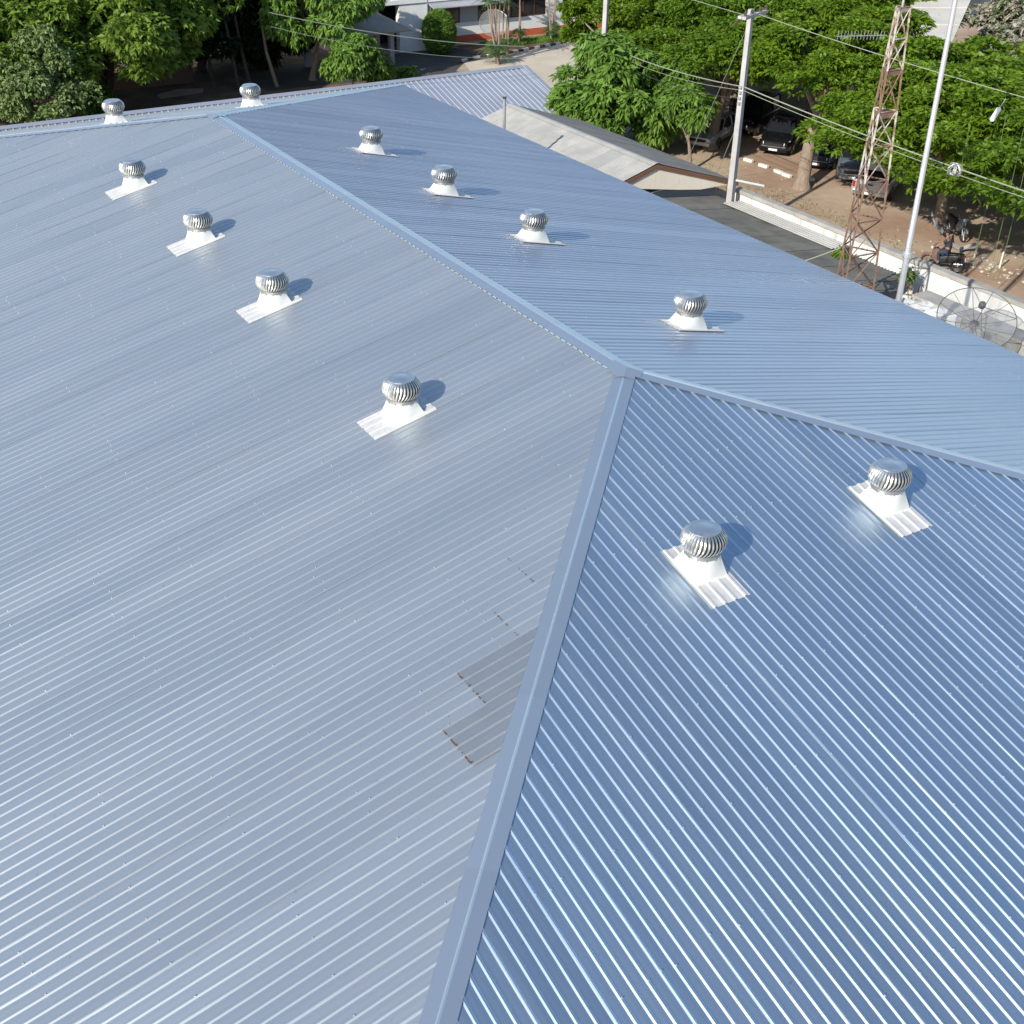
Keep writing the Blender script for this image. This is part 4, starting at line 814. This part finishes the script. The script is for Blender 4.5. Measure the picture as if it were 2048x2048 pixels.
def car(label, loc, rz, paint, kind='suv', group='vehicles parked under the trees'):
    t = thing('parked_car' if kind != 'pickup' else 'pickup_truck', label, 'car' if kind != 'pickup' else 'pickup', loc, rz, group); H = 1.0 if kind == 'suv' else (.86 if kind == 'sedan' else 1.02)
    ln = 2.3 if kind != 'pickup' else 2.6; zt = 1.02*H
    if kind == 'pickup':
        st = [(-ln, [(.86, .45), (.90, .75), (.88, 1.0), (.84, 1.08)]), (-.55, [(.90, .35), (.94, .75), (.93, 1.02), (.86, 1.09)]), (1.0, [(.90, .35), (.94, .75), (.92, 1.02), (.84, 1.08)]), (ln-.25, [(.88, .35), (.92, .7), (.88, .98), (.78, 1.02)]), (ln, [(.78, .38), (.84, .65), (.80, .86), (.70, .90)])]
    else: st = [(-ln, [(.74, .42), (.82, .70*H), (.80, .95*H), (.70, 1.05*H)]), (-ln+.3, [(.84, .32), (.91, .72*H), (.88, 1.0*H), (.76, 1.08*H)]), (.9, [(.86, .30), (.92, .72*H), (.90, .98*H), (.80, 1.06*H)]), (ln-.35, [(.84, .30), (.90, .66*H), (.84, .88*H), (.70, .96*H)]), (ln, [(.66, .34), (.76, .58*H), (.70, .74*H), (.58, .80*H)])]
    loft(t, 'body', paint, st, .05)
    if kind == 'pickup':
        MB().box((-ln+.06, -.78, .70), (-.75, .78, 1.105)).build('cargo_bed', M['black'], t); c0_, c1_, c2_, c3_ = -.72, -.55, .75, 1.35
    elif kind == 'suv': c0_, c1_, c2_, c3_ = -2.2, -1.95, .45, 1.15
    else: c0_, c1_, c2_, c3_ = -1.75, -1.15, .25, 1.05
    zr_ = 1.72 if kind != 'sedan' else 1.42
    loft(t, 'glasshouse', 'glass', [(c0_, [(.80, zt-.03), (.78, zt+.02)]), (c1_, [(.82, zt-.03), (.66, zr_-.06)]), (c2_, [(.82, zt-.03), (.65, zr_-.04)]), (c3_, [(.80, zt-.04), (.76, zt)])], .03)
    loft(t, 'roof', paint, [(c1_-.04, [(.66, zr_-.07), (.62, zr_-.01)]), ((c1_+c2_)/2, [(.68, zr_-.04), (.62, zr_+.03)]), (c2_+.05, [(.66, zr_-.07), (.60, zr_-.01)])], .02)
    for sx in (c1_, (c1_+c2_)/2-.1, c2_+.02):
        for sy in (-1, 1): MB().tube([(sx+(.0 if sx < 0 else (.55 if sx > c2_ else 0)), sy*.825, zt), (sx, sy*.675, zr_-.04)], .035, n=5).build('pillar', M[paint], t)
    wb = 1.42 if kind != 'pickup' else 1.62
    for x_ in (-wb, wb):
        for sy in (-1, 1): wheel(t, x_, sy*.80, .36 if kind != 'sedan' else .32, .24, sy)
    for sy in (-1, 1):
        MB().prism([(ln-.30, sy*.82, .70*H), (ln-.30, sy*.84, .86*H), (ln+.005, sy*.60, .76*H), (ln+.015, sy*.58, .62*H)], (0, -sy*.04, .0)).build('headlight', M['lamp'], t)
        MB().box((-ln-.02, sy*.80-.07, .72), (-ln+.06, sy*.80+.07, 1.0)).build('tail_light', M['tail'], t); MB().box((c3_-.35, sy*.92-.08, zt+.02), (c3_-.2, sy*.92+.08, zt+.17)).build('wing_mirror', M[paint], t)
    MB().box((ln-.06, -.48, .50*H), (ln+.03, .48, .70*H)).build('grille', M['black'], t); MB().box((ln-.05, -.66, .52*H), (ln+.055, .66, .55*H)).build('grille_bar', M['rim'], t)
    MB().box((ln-.1, -.74, .28), (ln+.07, .74, .46)).build('bumper', M['black' if kind == 'pickup' else paint], t); MB().box((ln+.071, -.24, .33), (ln+.085, .24, .44)).build('number_plate', M['plate'], t)
    MB().box((-ln-.1, -.80, .40), (-ln+.05, .80, .58)).build('bumper', M['rim' if kind == 'pickup' else paint], t); MB().box((-ln-.115, -.22, .44), (-ln-.101, .22, .55)).build('number_plate', M['plate'], t)
    if kind == 'pickup': MB().box((-ln-.025, -.74, .60), (-ln+.01, .74, 1.06)).build('tailgate', M[paint], t); MB().box((-ln-.04, -.12, .86), (-ln-.026, .12, .93)).build('tailgate_handle', M['black'], t)
    return t
car('silver sedan with sunlit bonnet half hidden by the light green tree', (33.5, 36.4, G), R(207), 'car_silver', 'sedan')
car('black car in deep shade behind the concrete pole, lights just visible', (37.3, 37.4, G), R(205), 'car_black', 'suv')
car('black sport utility with bright headlights right of the concrete pole', (36.2, 33.6, G), R(213), 'car_black', 'suv')
car('dark navy car nosing out behind the thick pale trunk', (36.3, 30.4, G), R(212), 'car_navy', 'suv')
car('grey van like car half hidden between the pale trunk and pickup', (36.0, 27.9, G), R(222), 'car_grey', 'suv')
car('silver pickup seen from behind, tailgate towards the wall, left of the tower', (35.0, 25.2, G), R(32), 'car_silver', 'pickup')
car('bluish car roof showing through leaves behind the pickup', (38.6, 29.6, G), R(214), 'car_grey', 'sedan')
car('dark car far back under the canopy, mostly hidden', (40.8, 34.6, G), R(210), 'car_navy', 'sedan')
tp = thing('blue_tarpaulin_shelter', 'corner of a blue tarpaulin shelter at the right edge of the photo', 'shelter', (33.6, 13.4, G))
MB().grid([[(x_, y_, 1.55+.12*math.sin(x_*1.5)+.06*y_) for x_ in np.linspace(-1, 1.4, 7)] for y_ in np.linspace(-2.6, 1.0, 6)]).build('tarpaulin', M['oilcloth'], tp)
for x_, y_ in ((-.95, .95), (1.3, .95), (-.95, -2.5), (1.3, -2.5)): MB().tube([(x_, y_, 0), (x_, y_, 1.6)], .03, n=5).build('post', M['bark'], tp)

# rider on a motorcycle on the far side of the wall
mc = thing('motorcycle', 'small dark motorcycle with orange front, ridden along the white wall', 'motorcycle', (28.7, 15.55, G), R(118), 'motorcycles by the wall')
def motorcycle(mc, front='t_rust'):
    for x_, nm in ((.62, 'wheel'), (-.62, 'wheel')):
        b = MB(); b.tube([(x_+.27*math.cos(a*.3142), 0, .29+.27*math.sin(a*.3142)) for a in range(21)], .045, n=6, cap=False); wh = b.build(nm, M['rubber'], mc)
        b = MB()
        for j in range(6): a = j*math.pi/3; b.tube([(x_, 0, .29), (x_+.25*math.cos(a), 0, .29+.25*math.sin(a))], .012, n=4)
        b.build('spoke', M['rim'], wh, kind='stuff')
    for sy in (-.06, .06): MB().tube([(.62, sy, .29), (.45, sy, .95)], .022, n=5).build('fork', M['steel'], mc)
    loft(mc, 'front_shield', front, [(.18, [(.16, .34), (.17, .6), (.10, .86)]), (.36, [(.19, .42), (.2, .66), (.12, .98)]), (.50, [(.06, .55), (.10, .72), (.07, 1.02)])], .02)
    MB().tube([(.36, 0, .62), (.55, 0, .63), (.80, 0, .60), (.92, 0, .46)], [.05, .075, .07, .04], n=6).build('front_mudguard', M[front], mc)
    loft(mc, 'body', 'black', [(-.85, [(.05, .66), (.07, .74), (.05, .80)]), (-.35, [(.13, .44), (.15, .66), (.11, .76)]), (.15, [(.13, .34), (.13, .5), (.09, .62)])], .02)
    loft(mc, 'seat', 'black', [(-.80, [(.09, .78), (.11, .83), (.08, .86)]), (-.3, [(.12, .75), (.14, .80), (.11, .83)]), (.08, [(.09, .70), (.10, .75), (.07, .78)])], .02)
    MB().tube([(.42, -.33, 1.02), (.46, -.15, .98), (.46, 0, .96), (.46, .15, .98), (.42, .33, 1.02)], .018, n=5).build('handlebar', M['steel'], mc); MB().lathe([(.02, -.05), (.08, -.03), (.09, .05), (.02, .07)], n=10, c=(.52, 0, .92)).build('headlight', M['lamp'], mc)
    MB().tube([(.1, -.14, .28), (-.4, -.16, .30), (-.85, -.17, .36)], [.03, .045, .05], n=8).build('exhaust', M['rim'], mc); MB().box((-.92, -.1, .56), (-.90, .1, .72)).build('number_plate', M['plate'], mc)
    MB().tube([(-.5, -.05, .45), (-.75, 0, .62), (-.92, 0, .50)], [.04, .07, .04], n=6).build('rear_mudguard', M['black'], mc); MB().box((-.9, -.06, .72), (-.84, .06, .79)).build('tail_light', M['tail'], mc)
    for sy in (-1, 1): MB().tube([(.44, sy*.22, 1.0), (.38, sy*.26, 1.16)], .008, n=4).build('mirror_arm', M['steel'], mc); MB().lathe([(.01, -.01), (.05, 0), (.01, .01)], n=8, c=(.37, sy*.27, 1.18)).build('mirror', M['rim'], mc)
motorcycle(mc)
rd = thing('person', 'person in dark shirt and dark trousers riding the motorcycle', 'person', (28.7, 15.55, G), R(118))
def skin_body(name, verts, edges, m, parent, sub=2, root=0):
    me = bpy.data.meshes.new(name); me.from_pydata([v[:3] for v in verts], edges, []); o = bpy.data.objects.new(name, me); COL.objects.link(o); o.parent = parent
    sk = o.modifiers.new('sk', 'SKIN'); 
    for i, v in enumerate(verts): me.skin_vertices[0].data[i].radius = (v[3], v[4] if len(v) > 4 else v[3]); me.skin_vertices[0].data[i].use_root = i == root
    sk.use_smooth_shade = True; ss = o.modifiers.new('ss', 'SUBSURF'); ss.levels = ss.render_levels = sub; me.materials.append(M[m]); return o
V = [(-.12, 0, .90, .15, .13), (-.11, 0, 1.08, .13, .15), (-.06, 0, 1.26, .13, .17), (-.02, 0, 1.38, .10, .16), (.01, 0, 1.46, .055), (.03, 0, 1.53, .05),
     (-.02, .19, 1.37, .065), (.18, .26, 1.17, .048), (.38, .29, 1.06, .036), (-.02, -.19, 1.37, .065), (.18, -.26, 1.17, .048), (.38, -.29, 1.06, .036),
     (-.06, .11, .87, .095), (.24, .17, .80, .075), (.16, .17, .42, .052), (.20, .18, .33, .04), (-.06, -.11, .87, .095), (.24, -.17, .80, .075), (.16, -.17, .42, .052), (.20, -.18, .33, .04),
     (.04, 0, 1.60, .085, .075), (.05, 0, 1.68, .08, .07)]
Ed = [(0, 1), (1, 2), (2, 3), (3, 4), (4, 5), (5, 20), (20, 21), (3, 6), (6, 7), (7, 8), (3, 9), (9, 10), (10, 11), (0, 12), (12, 13), (13, 14), (14, 15), (0, 16), (16, 17), (17, 18), (18, 19)]
skin_body('body', V, Ed, 'skin', rd)
T1 = [tuple(list(V[i][:3])+[r*1.13 for r in V[i][3:]]) for i in (0, 1, 2, 3, 6, 9)]+[(.10, .235, 1.25, .064), (.10, -.235, 1.25, .064)]
skin_body('shirt', T1, [(0, 1), (1, 2), (2, 3), (3, 4), (3, 5), (4, 6), (5, 7)], 'shirt', rd)
T2 = [tuple(list(V[i][:3])+[r*1.12 for r in V[i][3:]]) for i in (0, 12, 13, 14, 16, 17, 18)]
skin_body('trousers', T2, [(0, 1), (1, 2), (2, 3), (0, 4), (4, 5), (5, 6)], 'jean', rd)
b = MB(); b.lathe([(.093, -.015), (.098, .04), (.085, .09), (.05, .125), (.01, .13)], n=14, c=(.035, 0, 1.665)); b.box((-.055, -.075, 1.56), (-.02, .075, 1.68)); o = b.build('hair', M['hair'], rd); smooth_by_angle(o, 60)
for sy in (-1, 1):
    MB().box((.13, sy*.18-.045, .285), (.36, sy*.18+.045, .34)).build('shoe', M['black'], rd)
    # hands closed round the grips: palm, four fingers and a thumb each
    hb = [(.375, sy*.29, 1.06, .028), (.405, sy*.295, 1.05, .034)]; he = [(0, 1)]
    for q in range(4):
        yq = sy*(.265+.02*q); n0 = len(hb); ql = (1, 1.08, 1.0, .85)[q]; hb += [(.435, yq, 1.055, .0105), (.435+.022*ql, yq, 1.03, .0095), (.43+.012*ql, yq, 1.0, .0085)]; he += [(1, n0), (n0, n0+1), (n0+1, n0+2)]
    n0 = len(hb); hb += [(.41, sy*.255, 1.035, .011), (.425, sy*.247, 1.01, .0095)]; he += [(1, n0), (n0, n0+1)]
    skin_body('hand', hb, he, 'skin', rd, sub=1)
m2 = thing('motorcycle', 'parked motorcycle in the shade under curved pale swing seats, behind the rider', 'motorcycle', (32.6, 18.2, G), R(250), 'motorcycles by the wall'); motorcycle(m2, 'car_grey')
for i, (pts, lab) in enumerate((([(31.9, 18.9, -7.1), (31.6, 18.3, -7.45), (31.3, 17.6, -7.5)], 'short bent grey board leaning in the shade, upper of two'), ([(31.4, 17.5, -7.3), (31.0, 16.8, -7.75), (30.9, 16.2, -7.8), (31.3, 15.7, -7.45)], 'long curved grey board or hammock in the shade behind the rider'))):
    b = MB(); b.grid([[Vector(p)+Vector((.05*q+.25, .03*q+.5, .07*q-.35)) for p in pts] for q in (-1, 0, 1)]); o = b.build('curved_board', M['steel']); sm = o.modifiers.new('s', 'SOLIDIFY'); sm.thickness = .03; tag(o, lab, 'board')
# small things in the yard
for i, (x_, y_) in enumerate(((31.2, 15.9), (31.15, 14.5))):
    o = MB().box((-.03, -.03, 0), (.03, .03, .75)).build('wooden_stake', M['cream']); o.location = (x_, y_, G); o.rotation_euler = (.06, -.05*(i+1), .3); tag(o, ('left one of two pale stakes in the reddish earth', 'right one of two pale stakes in the reddish earth')[i], 'stake')
for i, (x_, y_) in enumerate(((32.6, 33.3), (32.7, 32.2), (32.7, 31.0), (32.65, 29.8), (32.6, 29.1), (33.3, 28.1))):
    o = MB().box((-.30, -.11, 0), (.30, .11, .16)).build('kerb_stone', M['kerb_w']); o.location = (x_-.25, y_, G); o.rotation_euler = (0, 0, R(85)+rnd.uniform(-.25, .25)); bevel(o, .02); tag(o, 'worn white kerb stone in the car park, %s of six from the light green sapling' % ('first', 'second', 'third', 'fourth', 'fifth', 'last')[i], 'kerb stone', 'kerb stones in front of the parked cars')
b = MB(); g_ = random.Random(9)
for i in range(260):
    x_, y_ = (g_.gauss(30.9, .8), g_.gauss(15.0, 1.3)) if i < 120 else (g_.uniform(24.6, 33), g_.uniform(12, 34)); r_ = g_.uniform(.02, .11 if i < 120 else .05); b.lathe([(r_*.7, 0), (r_, r_*.4), (r_*.5, r_*.9)], n=6, c=(x_, y_, G-.01))
o = b.build('stones', M['stone']); tag(o, 'scattered pale stones on the reddish earth beyond the wall', 'stones', kind='stuff')
b = MB(); g_ = random.Random(19)
for i in range(40):
    for j in range(40):
        pass
for i, (x_, y_, h_, lab) in enumerate(((13.4, 61.5, 5.2, 'thin dark slanting trunk in the shade, leftmost of four'), (14.6, 60.3, 5.6, 'thin dark slanting trunk in the shade, second from left'), (15.6, 60.9, 5.0, 'thin dark trunk in the shade, third from left of four'), (17.0, 59.9, 4.4, 'thin pale edged trunk right of the dark three, behind the ridge'))):
    o = MB().tube([(0, 0, 0), (-.2-.1*i, .1, h_*.5), (-.6, .1*i, h_)], [.13, .10, .07], n=7).build('thin_trunk', M['bark_d' if i < 3 else 'bark']); o.location = (x_, y_, G); tag(o, lab, 'tree trunk', 'thin trunks in the dark shade')
bn = thing('wooden_bench', 'small reddish wooden bench in the yard, right of the leaning post', 'bench', (5.0, 59.4, G), .3); MB().box((-.8, -.2, .42), (.8, .2, .48)).build('seat', M['brown'], bn); MB().box((-.8, .2, .5), (.8, .25, .85)).build('backrest', M['brown'], bn)
for sx in (-.7, .7):
    for sy in (-.16, .16): MB().box((sx-.03, sy-.03, 0), (sx+.03, sy+.03, .42)).build('leg', M['brown'], bn)
sheet('sunlit_earth_patch', [(9.5, 60.2), (12.3, 60.6), (12.8, 61.8), (11.2, 62.2), (9.6, 61.4)], G+.012, M['dirt'])  # lighter earth laid in as a pool of sun on the dark sheet
# leaning post and earth wall by the left trees
lp = thing('leaning_post', 'old peeling post with thin pipe beside it, left of the leftmost vent', 'post', (2.95, 58.2, G)); MB().tube([(0, 0, 0), (-.12, 0, 1.2), (-.35, 0, 3.1)], [.16, .13, .10], n=7).build('wooden_post', M['bark'], lp); MB().tube([(.22, 0, 0), (-.15, .05, 2.6)], .035, n=5).build('pipe', M['steel'], lp)
br = MB().box((0, 0, 0), (5.2, .25, 1.05)).build('brown_low_wall', M['brown']); br.location = (7.6, 63.6, G); tag(br, 'low brown wall in the shade right of the dark stems', 'wall')
wb_ = thing('storage_box', 'white panelled box standing behind the low brown wall', 'box', (8.9, 65.0, G)); MB().box((0, 0, 0), (1.15, .8, 1.9)).build('panel', M['white'], wb_); MB().box((1.25, 0, 0), (1.9, .8, 1.95)).build('panel', M['white'], wb_)
gw = MB().box((0, 0, 0), (5.2, .2, 1.5)).build('grey_yard_wall', M['coping']); gw.location = (1.6, 66.5, G); tag(gw, 'plain grey yard wall behind the left trees', 'wall')
